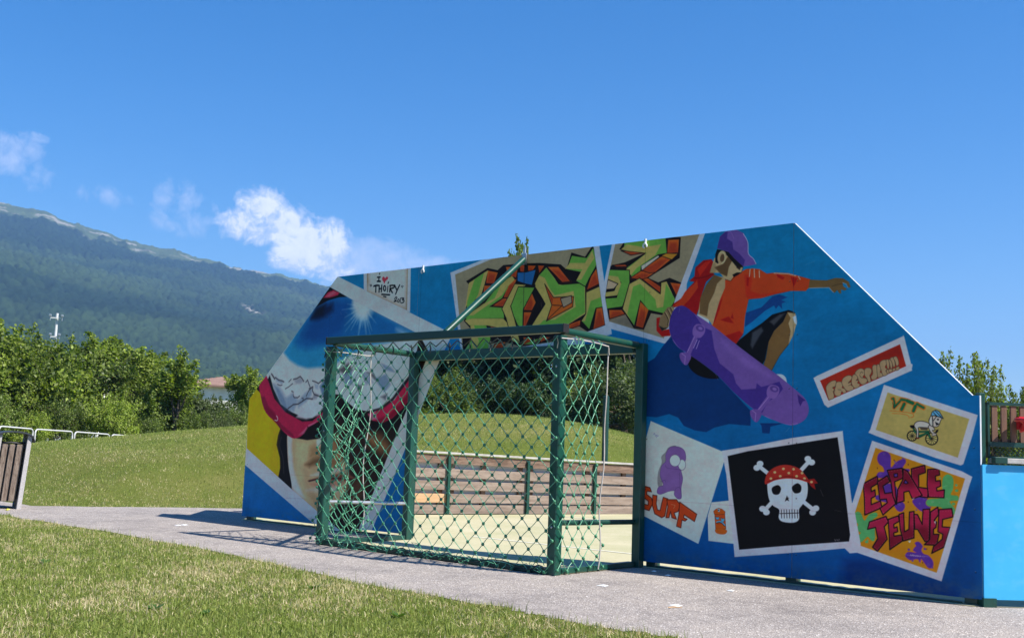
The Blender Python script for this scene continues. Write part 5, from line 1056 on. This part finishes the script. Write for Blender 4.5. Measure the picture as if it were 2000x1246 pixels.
picture('painted_picture', 'black picture of a white skull and crossed bones in a headscarf', Iv, [(590, 262), (760, 235), (1040, 180), (1365, 135), (1425, 600), (1440, 640), (1395, 885), (1180, 905), (672, 942), (640, 640)], .0026)
# posts and rails carrying the panels from behind
for x, h in ((.09, 1.45), (1.55, 2.7), (2.98, 2.95), (4.62, 2.95), (6.24, 2.95), (7.64, 2.95), (9.11, 1.45)):
    z0 = 2.05 if x == 4.62 else 0
    MB().box((x, .085, (z0+h)/2), (.10, .09, h-z0), bev=.006).build('support_post', M_['green_dk'], wall)
for x0, x1, z in ((.05, 2.95, .5), (.3, 2.95, 1.45), (6.28, 9.1, .5), (6.28, 9.0, 1.45), (1.7, 7.6, 2.55)):
    MB().box(((x0+x1)/2, .155, z), (x1-x0, .05, .08)).build('support_rail', M_['green_dk'], wall)
# rotten sill board lying along the gap under the panels
for x0, x1 in ((.18, 2.95), (6.30, 9.05)):
    n = 40; xs = np.linspace(x0, x1, n); rr = np.random.RandomState(int(x0*10)); top = .020+.007*rr.rand(n); m_ = MB()
    m_.add([(x, .03, .0) for x in xs]+[(x, .03, t_) for x, t_ in zip(xs, top)]+[(x, .10, t_) for x, t_ in zip(xs, top)], [(i, i+1, n+i+1, n+i) for i in range(n-1)]+[(n+i, n+i+1, 2*n+i+1, 2*n+i) for i in range(n-1)])
    m_.build('sill_board', M_['green_dk'], wall)
# edge clips: small white eye bolts on the top edge
for x, z in ((3.139, 3.018), (6.146, 3.03)):
    k = MB().tube([(x, -.012, z+.035), (x, -.012, z-.015)], .011, 8)
    k.tube([(x+.02*math.cos(t_), -.02, z-.033+.02*math.sin(t_)) for t_ in np.linspace(-.6, 4.4, 12)], .009, 6).build('eye_bolt', M_['white_paint'], wall)
# ================================================================== goal
goal = empty('football_goal', (4.62, -.62, 0), label='dark green box goal with a knotted rope net in the wall opening', cat='goal')
GO = np.array([4.62, -.62, 0])
def gp(mb, name, mat): 
    mb.v = [tuple(np.array(v)-GO) for v in mb.v]; return mb.build(name, mat, goal)
GX0, GX1, GD, GZ = 3.115, 6.135, 1.25, 2.06
for x in (GX0, GX1):
    gp(MB().box((x, -GD, GZ/2-.02), (.092, .092, GZ-.04), bev=.008), 'back_post', M_['green'])
    fp = gp(MB().box((x+(.0 if x < 4 else .03), -.06, 1.03), (.085, .085, 2.06), bev=.006), 'front_post', M_['green'])
gp(MB().box(((GX0+GX1)/2, -GD, GZ+.02), (GX1-GX0+.10, .075, .075), bev=.006), 'back_crossbar', M_['green_dk'])
for x in (GX0-.056, GX1+.056): gp(MB().box((x, -GD, GZ+.02), (.012, .078, .078), bev=.003), 'end_cap', M_['black'])
gp(MB().box(((GX0+GX1)/2, -.055, 2.02), (GX1-GX0-.10, .085, .105), bev=.005), 'front_crossbar', M_['green'])
for x in (GX0, GX1): gp(MB().tube([(x, -GD+.03, GZ-.0), (x, -.09, GZ-.02)], .034, 10), 'side_bar', M_['green'])
gp(MB().tube([(GX0, -GD, .435), (GX0, -.06, .395)], .021, 10), 'brace_bar', M_['galv'])
gp(MB().tube([(GX1, -GD, .435), (GX1, -.06, .41)], .024, 10), 'brace_bar', M_['green_dk'])
gp(MB().box(((GX0+GX1)/2, -GD, .035), (GX1-GX0+.08, .07, .05), bev=.004), 'ground_bar', M_['green_dk'])
for x in (GX0, GX1): gp(MB().box((x, -GD/2-.02, .032), (.07, GD-.18, .045), bev=.004), 'ground_bar', M_['green'] if x > 5 else M_['green_dk'])
# stay tube from the wall top down to the back crossbar
gp(MB().tube([(4.640, -.03, 2.99), (4.75, -GD, 2.10)], .032, 12), 'stay_tube', M_['green'])
gp(MB().box((4.64, -.012, 3.0), (.05, .018, .12)).box((4.64, -.012, 3.075), (.02, .02, .10)), 'stay_bracket', M_['galv'])
for x in (GX0, GX1):
    for z in (.4, 1.15, 1.75): gp(MB().ball((x, -GD-.049, z), (.012, .006, .012)), 'bolt', M_['galv'])
# ---- net: every cord a thin tube, every crossing a knot
rn = np.random.RandomState(21)
def net(fn, nu, nv, name, drop=None, cord=.0033, knot=.0175, ragged=.5, mat='cord'):
    """fn(u, v) -> point; u across 0..1, v from top 0 to bottom 1; diamond mesh"""
    mb = MB(); kb = MB(); P_ = {}
    for j in range(nv+1):
        for i in range(2*nu+1):
            if (i+j) % 2 == 0:
                if drop and drop(i/(2*nu), j/nv): continue
                P_[(i, j)] = np.array(fn(i/(2*nu), j/nv), float)+rn.randn(3)*.004
    for (i, j), p in P_.items():
        if 0 < j: kb.ball(p, (knot, knot*.8, knot*.95), 6, 4)
        for di in (-1, 1):
            q = P_.get((i+di, j+1))
            if q is not None:
                sag = (p+q)/2+rn.randn(3)*.004; mb.tube([p, sag, q], cord, 5, caps=False)
            elif 0 <= i+di and rn.rand() < ragged:               # loose end
                e = p+np.array([rn.uniform(-.06, .06), rn.uniform(-.05, .03), rn.uniform(-.05, .02)]); mb.tube([p, (p+e)/2+[0, 0, -.012], e], cord*.9, 5, caps=False)
    o = gp(mb, name, M_[mat]); o['kind'] = 'stuff'; o = gp(kb, 'net_knots', M_['knot']); o['kind'] = 'stuff'; return o
YB = -GD-.075
def f_back(u, v):
    x = GX0-.04+(GX1-GX0+.08)*u; z = 2.0-1.965*v
    bul = .05*math.sin(math.pi*u)*math.sin(math.pi*min(v*1.05, 1))+.02*math.sin(7*u+5*v)
    return (x+.012*math.sin(9*v+3*u), YB-bul*.7, max(z+.012*math.sin(8*u+4*v), .015))
net(f_back, 18, 23, 'back_net')
def f_right(u, v):
    w = .55+.09*v+.02*math.sin(9*v); y = YB+.02+w*u*(1-.10*math.sin(math.pi*v))
    return (GX1+.075+.03*math.sin(math.pi*u)*math.sin(5*v), y, 1.97-1.93*v+.012*math.sin(6*u+9*v)+.03*u*(1-v))
net(f_right, 4, 22, 'side_net')
def f_left(u, v):
    pull = .10*math.sin(math.pi*v)**2; y = YB+.02+(.58-pull)*u+.05*math.sin(4*v+2*u)*u
    return (GX0-.075+.12*math.sin(math.pi*u)*math.sin(math.pi*v)+.03*math.sin(11*v+5*u), y, 1.95-1.88*v+.05*math.sin(5*v)*u+.03*math.sin(13*v)*u)
net(f_left, 4, 22, 'side_net', ragged=.9)
# the tangled second layer of the left side net, fallen inwards
def f_left2(u, v): return (GX0+.02+.26*u+.05*math.sin(6*v), YB+.16+.42*u*(.6+.4*math.sin(3*v)), 1.25-1.15*v+.10*math.sin(3.5*u+4*v)*u)
net(f_left2, 3, 15, 'side_net', ragged=.9)
# edge ropes of the side nets, top lacing and frayed bottom lacing
gp(MB().tube([(GX1+.08+.01*math.sin(z*9), -.655-.085*(1-z/1.93)+.012*math.sin(z*7), z) for z in np.linspace(1.96, .03, 26)], .006, 6), 'edge_rope', M_['rope_w'])
gp(MB().tube([(GX0-.06+.012*math.sin(z*5), -.63-.05*(1-z/2)+.02*math.sin(z*6), z) for z in np.linspace(2.0, .15, 24)], .006, 6), 'edge_rope', M_['rope_w'])
gp(MB().tube([(GX1+.05, -GD-.05, 1.99), (GX1+.06, -1.05, 2.0), (GX1+.07, -.8, 1.99), (GX1+.08, -.66, 1.975), (GX1+.08, -.65, 1.90)], .006, 6), 'edge_rope', M_['rope_w'])
gp(MB().tube([(GX0-.05, -GD-.06, 1.975), (GX0+.02, -GD-.06, 1.965), (GX0+.12, -GD+.1, 1.96), (GX0+.16, -.9, 1.95), (GX0-.04, -.64, 1.98)], .006, 6), 'edge_rope', M_['rope_w'])
lace = MB(); xs = np.linspace(GX0-.02, GX1+.02, 37)
lace.tube([(x, YB+.01+.01*math.sin(x*9), 2.005-(.05 if i % 2 else -.012)+.01*math.sin(i*1.7)) for i, x in enumerate(xs)], .006, 5)
for i, x in enumerate(xs[::3]):
    lace.tube([(x, YB, 1.99), (x+.004, YB+.01, 1.95), (x+.012, YB-.01, 1.90)], .007, 5)
gp(lace, 'lacing', M_['cord_dk'])
fray = MB()
for q in range(46):
    x = rn.uniform(GX0, GX1); p = np.array([x, YB-.01, rn.uniform(.02, .10)]); pts = [p]
    for s_ in range(4): p = p+np.array([rn.uniform(-.08, .08), rn.uniform(-.035, .03), rn.uniform(-.04, .035)]); p[2] = max(p[2], .014); pts.append(p)
    fray.tube(pts, .0034, 5, caps=False)
for q in range(14):                                            # curled loose tips along the side bars
    s_ = rn.rand() < .5; x = GX1+.075 if s_ else GX0-.075; p = np.array([x, YB+rn.uniform(.1, .6), 1.98]); c = rn.uniform(.02, .05); fray.tube([p+[0, c*math.sin(t_), c*math.cos(t_)-c*.2] for t_ in np.linspace(0, 4.2, 8)], .0045, 5, caps=False)
o = gp(fray, 'frayed_cord', M_['cord']); o['kind'] = 'stuff'
dk = MB(); p0 = np.array([GX0-.02, YB-.02, .03]); dk.tube([(x, YB-.02+.02*math.sin(x*11), .03+.028*(1+math.sin(x*15+math.sin(x*4)*2))) for x in np.linspace(GX0, GX1, 90)], .005, 5)
gp(dk, 'lacing', M_['cord_dk'])
# ================================================================== plank boarding on the left of the court
A_, B_ = np.array([.07, 3.13]), np.array([1.28, 7.0]); U_ = (B_-A_)/np.linalg.norm(B_-A_); N_ = np.array([U_[1], -U_[0]])    # N_ points into the court
pw = empty('plank_boarding', (A_[0], A_[1], 0), math.atan2(U_[1], U_[0]), label='low weathered plank boarding along the far side of the court', cat='boarding')
LEN = np.linalg.norm(B_-A_); bays = [-2.15, -1.02, .44, 1.87, 3.18, 4.6, 6.0]
top_at = lambda s_: .955-.105*np.clip(s_/LEN, -.3, 1.3)
for k in range(len(bays)-1):
    s0, s1 = bays[k], bays[k+1]; ta, tb = top_at(s0), top_at(s1)
    MB().box(((s0+s1)/2, .085, .42), (s1-s0, .02, .80)).build('backing_board', M_['board_back'], pw)
    for r_ in range(5):
        f = [0.0, .235, .44, .655, .84][r_]; zc = lambda t_: .015+(t_-.05)*(1-f)-.075
        mat = M_['wood_new'] if (k == 1 and r_ == 3) else (M_['wood'] if r_ == 0 else M_['wood2'])
        m_ = MB(); g = .004; h2 = .066
        m_.add([(s0+g, -.02, zc(ta)-h2), (s1-g, -.02, zc(tb)-h2), (s1-g, .02, zc(tb)-h2), (s0+g, .02, zc(ta)-h2), (s0+g, -.02, zc(ta)+h2), (s1-g, -.02, zc(tb)+h2), (s1-g, .02, zc(tb)+h2), (s0+g, .02, zc(ta)+h2)], [(3, 2, 1, 0), (4, 5, 6, 7), (0, 1, 5, 4), (1, 2, 6, 5), (2, 3, 7, 6), (3, 0, 4, 7)])
        o = m_.build('plank', mat, pw)
        if mat is M_['wood_new']: o['label'] = 'new pale orange plank'
        for s_ in (s0+.10, (s0+s1)/2-.06, s1-.10):                # spacer blocks seen in the gaps
            if r_ < 4:
                f2 = [.235, .44, .655, .84][r_]; zz = (zc(top_at(s_))+.015+(top_at(s_)-.05)*(1-f2)-.075)/2
                MB().box((s_, .045, zz), (.075, .045, .07)).build('spacer', M_['wood'], pw)
    MB().box((s1, -.045, top_at(s1)/2-.03), (.05, .045, top_at(s1)-.07), bev=.004).build('post', M_['green'], pw)
    cap = MB(); cap.add([(s0, -.05, ta-.03), (s1, -.05, tb-.03), (s1, .10, tb-.03), (s0, .10, ta-.03), (s0, -.05, ta), (s1, -.05, tb), (s1, .10, tb), (s0, .10, ta)], [(3, 2, 1, 0), (4, 5, 6, 7), (0, 1, 5, 4), (1, 2, 6, 5), (2, 3, 7, 6), (3, 0, 4, 7)]).build('cap_rail', M_['rail_wood'], pw)
# chamfered corner board on the left (only its shadow and back show)
cb_ = empty('corner_board', (-.02, .06, 0), label='low corner board folded back from the left end of the mural wall', cat='boarding')
MB().box((-.42, .42, .54), (1.14, .03, .98), frame_from((-1, 1, 0))).build('panel', M_['cyan'], cb_)
MB().box((-.40, .44, 1.05), (1.14, .09, .03), frame_from((-1, 1, 0))).build('cap_rail', M_['rail_wood'], cb_)
MB().box((-.8, .84, .5), (.08, .08, 1.0)).build('post', M_['green_dk'], cb_)
# green steel post standing outside the boarding
tag(MB().tube([(.54, 7.12, 0), (.54, 7.12, 1.0), (.54, 7.12, 1.985)], .055, 14).tube([(.54, 7.12, 1.985), (.54, 7.12, 2.0)], [.055, .03], 14).build('steel_post', M_['green_dk']), 'free standing dark green steel post behind the plank boarding', 'post')
# ================================================================== right corner: cyan board with slatted fence on top
rb = empty('corner_board', (9.204, -.004, 0), math.radians(45), label='bright cyan corner board with slatted fence and red ring above it', cat='boarding')
MB().box((.66, 0, .555), (1.30, .03, .99)).build('panel', M_['cyan'], rb)
MB().box((.034, .055, .8), (.05, .06, 1.58), bev=.005).build('corner_post', M_['green'], rb)
MB().box((1.30, .075, .8), (.085, .085, 1.58), bev=.006).build('corner_post', M_['green'], rb)
MB().box((.05, .02, .035), (.10, .09, .07)).build('foot', M_['green'], rb)
MB().box((.70, .02, 1.082), (1.20, .13, .04), bev=.004).build('cap_rail', M_['rail_wood'], rb)
MB().box((.14, -.02, 1.085), (.10, .06, .05), bev=.004).build('bracket', M_['green_dk'], rb)
for z, h in ((1.512, .022), (1.205, .035), (1.108, .012)): MB().box((.67, .07, z), (1.16, .035, h)).build('fence_rail', M_['green_dk'], rb)
MB().box((.098, .07, 1.31), (.016, .035, .42)).build('fence_frame', M_['green_dk'], rb)
for i in range(15): MB().box((.150+i*.0745, .07, 1.361), (.042, .02, .275)).build('slat', M_['slat'], rb)
MB().box((.67, .085, 1.235), (1.14, .012, .022)).build('slat_rail', M_['slat'], rb)
ch = MB()
for i in range(40):
    x = .11+i*.031
    for s_ in (-1, 1):
        x2 = x+s_*.031*2.4
        if .10 <= x2 <= 1.25: ch.tube([(x, .07+s_*.002, 1.113), (x2, .07+s_*.002, 1.19)], .0022, 4, caps=False)
o = ch.build('chain_link', M_['green'], rb); o['kind'] = 'stuff'
ring = MB(); ring.tube([(.345+.085*math.cos(t_), -.06+.085*math.sin(t_), 1.392) for t_ in np.linspace(0, 2*math.pi, 25)], .014, 8)
ring.tube([(.345, -.06, 1.385), (.345, -.06, 1.36), (.345, .05, 1.31)], [.075, .04, .012], 12).box((.345, .04, 1.37), (.05, .04, .10))
ring.build('red_ring', M_['red'], rb)
# ================================================================== litter bin
bn = empty('litter_bin', tuple(ground(3, 992)*[1, 1, 0]+np.array([0, 0, .004])), label='concrete litter bin with worn vertical slats and a curved dark lid', cat='litter bin')
bx = np.array([_r[0], _r[1], 0]); bx /= np.linalg.norm(bx); bn.rotation_euler = (0, 0, math.atan2(bx[1], bx[0])+math.radians(30))
bn.scale = (.84, 1, 1)
SH = .085                                                   # the whole bin has settled and leans to the right
def lean_mb(m_): m_.v = [(x+z*SH, y, z) for x, y, z in m_.v]; return m_
arcz = lambda x: 1.03-.62*(x+.02)**2-2.6*max(abs(x+.02)-.2, 0)**2    # barrel lid, springing from panel to panel
for x0, x1 in ((-.285, -.19), (.185, .25)):
    prof = [(x0, 0), (x1, 0), (x1, arcz(x1)-.025), ((x0+x1)/2, arcz((x0+x1)/2)-.025), (x0, arcz(x0)-.025)]
    lean_mb(MB().prism(prof, (0, -.27, 0), (1, 0, 0), (0, 0, 1), (0, 1, 0), .54)).build('side_panel', M_['concrete'], bn)
for i, x in enumerate((-.125, -.02, .085)):
    lean_mb(MB().box((x, -.235, .475), (.078, .032, .75), bev=.005)).build('slat', M_['bin_wood'], bn)
    lean_mb(MB().box((x, .235, .475), (.078, .032, .75), bev=.005)).build('slat', M_['bin_wood'], bn)
lean_mb(MB().box((-.02, 0, .47), (.33, .42, .74))).build('liner', M_['black'], bn)
lean_mb(MB().tube([(-.18, -.19, .86), (-.05, -.215, .875), (.1, -.205, .865), (.15, -.19, .87), (.15, .18, .87), (-.18, .18, .87), (-.18, -.19, .86)], .016, 6)).build('bin_bag', M_['black'], bn)
lid = MB(); n = 17; xs_ = np.linspace(-.335, .30, n); pr = [(x, arcz(x)-(.03 if i in (0, n-1) else 0)) for i, x in enumerate(xs_)]
L4 = [(x, y, z+dz) for y in (-.31, .31) for dz in (0, -.02) for x, z in pr]
lid.add(L4, [(i, i+1, 2*n+i+1, 2*n+i) for i in range(n-1)]+[(n+i+1, n+i, 3*n+i, 3*n+i+1) for i in range(n-1)]+[(i+1, i, n+i, n+i+1) for i in range(n-1)]+[(2*n+i, 2*n+i+1, 3*n+i+1, 3*n+i) for i in range(n-1)]+[(0, 2*n, 3*n, n), (3*n-1, n-1, 2*n-1, 4*n-1)])
lean_mb(lid).build('lid', M_['bin_metal'], bn)
for i, (q, s_, mt) in enumerate(((ground(14, 997), .05, 'yellow'), (ground(34, 994), .06, 'rope_w'))):
    if mt == 'yellow':
        M_['yellow'] = mottled('yellow_scrap', (.6, .58, .05), (.7, .66, .1), 9, .7)
    tag(MB().add([(q[0]-s_, q[1]-.01, .008), (q[0]+s_, q[1]-.025, .008), (q[0]+s_*.9, q[1]+.02, .022), (q[0]-s_*.6, q[1]+.022, .014), (q[0], q[1], .03)], [(0, 1, 4), (1, 2, 4), (2, 3, 4), (3, 0, 4), (3, 2, 1, 0)]).build('litter_scrap', M_[mt]), 'yellow scrap of litter on the path at the bin foot' if mt == 'yellow' else 'pale crumpled scrap under the bin slats', 'litter')
# scraps of paper and dry twigs on the path
for i, (qx, qy, s_, lb) in enumerate([(348, 1027, .05, 'white paper scrap left of the wall shadow, the left one of two'), (360, 1026, .06, 'white paper scrap left of the wall shadow, the right one of two'), (1319, 1184, .05, 'white paper scrap beside the dry stick on the path'), (1177, 1145, .05, 'flat pale scrap on the path near the goal corner'), (1427, 1155, .03, 'small bluish scrap at the edge of the wall shadow'), (1304, 1125, .03, 'small pale scrap in the wall shadow'), (1277, 1117, .025, 'tiny pale scrap in the wall shadow near the wall foot')]):
    q = ground(qx, qy)
    tag(MB().add([(q[0]-s_, q[1]-s_*.4, .006), (q[0]+s_*.8, q[1]-s_*.5, .007), (q[0]+s_, q[1]+s_*.3, .012), (q[0]-s_*.7, q[1]+s_*.5, .007), (q[0]+s_*.1, q[1], .018)], [(0, 1, 4), (1, 2, 4), (2, 3, 4), (3, 0, 4), (3, 2, 1, 0)]).build('paper_scrap', M_['paper']), lb, 'litter', 'scraps of paper on the path')
q0, q1 = ground(1305, 1189), ground(1331, 1188)
tag(MB().tube([q0+[0, 0, .011], (q0+q1)/2+[0, .004, .013], q1+[0, 0, .010]], [.004, .005, .003], 6).build('dry_stick', M_['wood_new']), 'short pale dry stick lying on the path', 'stick')
# ================================================================== grass
def grass_mat():
    m, nt, b = material('grass_blade'); at = nt.new('ShaderNodeAttribute'); at.attribute_name = 'blade'
    nt.l.new(at.outputs['Color'], b.inputs['Base Color']); b.inputs['Roughness'].default_value = .55; b.inputs['Specular IOR Level'].default_value = .3
    tr = nt.new('ShaderNodeBsdfTranslucent'); nt.l.new(nt.mix(1, at.outputs['Color'], (1.2, 1.3, .6, 1), 'MULTIPLY'), tr.inputs['Color'])
    mx = nt.new('ShaderNodeMixShader'); mx.inputs[0].default_value = .3; nt.l.new(b.outputs[0], mx.inputs[1]); nt.l.new(tr.outputs[0], mx.inputs[2])
    nt.l.new(mx.outputs[0], m.node_tree.nodes['Material Output'].inputs['Surface']); return m
GM = grass_mat()
def blades(name, x, y, hgt, wid, seed, two=True, straw=.3, flat=.6):
    r = np.random.RandomState(seed); n = len(x); z = terrain(x, y)
    patch = fbm(x*.55+40, y*.55+40, 4, 101); patch2 = fbm(x*2.2+40, y*2.2+40, 3, 131)
    patch3 = fbm(x*9+40, y*9+40, 2, 151)
    dry = np.clip((patch-.47)*1.3+(patch2-.5)*.7+(patch3-.5)*.9+straw, .04, .9)
    isd = r.rand(n) < dry
    g1, g2, g3, s1, s2 = map(np.array, ((.11, .155, .026), (.225, .28, .052), (.33, .35, .10), (.42, .33, .16), (.70, .60, .38)))
    t = r.rand(n)[:, None]; C = np.where(isd[:, None], s1+(s2-s1)*t, np.where(t < .6, g1+(g2-g1)*t/.6, g2+(g3-g2)*(t-.6)/.4))
    h = hgt*(.45+.85*r.rand(n))*np.where(isd, .95, 1)*(.8+.4*patch2); w = wid*(.6+.8*r.rand(n))
    a = r.uniform(0, 2*math.pi, n); ln = np.abs(r.randn(n))*flat*h*np.where(isd, 1.5, 1)
    dx, dy = np.cos(a), np.sin(a); a2 = r.uniform(0, 2*math.pi, n); wx, wy = np.cos(a2)*w/2, np.sin(a2)*w/2
    hz = np.sqrt(np.maximum(h*h-np.minimum(ln, .93*h)**2, .1*h*h*.15)); ln = np.minimum(ln, .93*h)
    p0 = np.c_[x-wx, y-wy, z-.004]; p1 = np.c_[x+wx, y+wy, z-.004]
    tip = np.c_[x+dx*ln, y+dy*ln, z+hz]
    if two:
        m = np.c_[x+dx*ln*.38, y+dy*ln*.38, z+hz*.62]; m0, m1 = m-np.c_[wx, wy, 0*wx]*.75, m+np.c_[wx, wy, 0*wx]*.75
        V = np.stack([p0, p1, m0, m1, tip], 1).reshape(-1, 3); b = np.arange(n)[:, None]*5
        F = np.concatenate([b+[0, 1, 3], b+[0, 3, 2], b+[2, 3, 4]]); k = 5
    else: V = np.stack([p0, p1, tip], 1).reshape(-1, 3); F = np.arange(3*n).reshape(-1, 3); k = 3
    me = np_mesh(name, V, F); add_col(me, 'blade', np.repeat(C, k, 0)); return link(name, me, None, GM)
rg = np.random.RandomState(55)
# near lawn: in front of the path, thinning with distance
N = 1150000; x = rg.uniform(-14, 12, N); y = rg.uniform(-9.5, -1.6, N); dist = np.hypot(x-CPOS[0], y-CPOS[1])
edge = near_edge_y(x)+.05*(fbm(x*3, y*0+2, 3, 7)-.5)*2
dep = (x-CPOS[0])*_fw[0]+(y-CPOS[1])*_fw[1]; lat = (x-CPOS[0])*_r[0]+(y-CPOS[1])*_r[1]
keep = (y < edge-.01) & (dep > 4.6) & (np.abs(lat) < dep*.53+.8) & (rg.rand(N) < np.clip((9.5/np.maximum(dist, 1))**1.5, 0, 1))
o = blades('grass', x[keep], y[keep], .042, .0046, 1, True, .28, 1.9); NB = keep.sum(); tag(o, kind='stuff')
# bank behind
N = 620000; x = rg.uniform(-26, 1.6, N); y = rg.uniform(-1.6, 20, N); dist = np.hypot(x-CPOS[0], y-CPOS[1])
pp = (1.91*(x+3.24)-(y+1.2))/-math.hypot(1.91, 1)
farok = (np.minimum(np.minimum(plank_side(x, y)-.12, pp+2.2*sstep(2., 5., y)), y+.95)+.06*(fbm(x*2, y*2, 2, 3)-.5)) > 0
azd = np.degrees(np.arctan2(x-CPOS[0], y-CPOS[1])); keep = farok & (azd > -70) & (azd < -31) & (dist < 31) & (rg.rand(N) < np.clip((17/dist)**1.3, 0, 1))
keep &= ~((azd > -52.5) & (azd < -46.5) & (dist > 15))           # nothing shows there, the wall stands in front
o = blades('bank_grass', x[keep], y[keep], .042, .010, 2, False, .02+.30*np.exp(-np.maximum(pp[keep], 0)/1.6)+.1*np.clip((fbm(x[keep]*.4+9, y[keep]*.4, 3, 171)-.5)*4, 0, 1), 1.2); tag(o, kind='stuff')
print('BLADES', NB, keep.sum())
# longer wisps and seed stalks where the lawn meets the path
n = 200; x = rg.uniform(1, 9, n); y = near_edge_y(x)+rg.uniform(-.25, .03, n)
o = blades('grass_wisps', x, y, .085, .004, 3, True, .35, .5); tag(o, kind='stuff')
# broad weed leaves in the lawn
wm = leaf_material('weed_leaf', (.06, .12, .02), (.12, .2, .03)); wb = MB()
for qx, qy in ((1132/2.857, 980+630/2.857), (610, 1150), (300, 1190), (780, 1205), (90, 1100)):
    q = ground(qx, qy)
    for k in range(6):
        a = rg.uniform(0, 6.28); L = rg.uniform(.04, .08); d = np.array([math.cos(a), math.sin(a), .5]); s_ = np.array([-d[1], d[0], 0])*L*.3
        wb.add([q, q+d*L*.5+s_, q+d*L, q+d*L*.5-s_], [(0, 1, 2, 3)])
tag(wb.build('weeds', wm), kind='stuff')
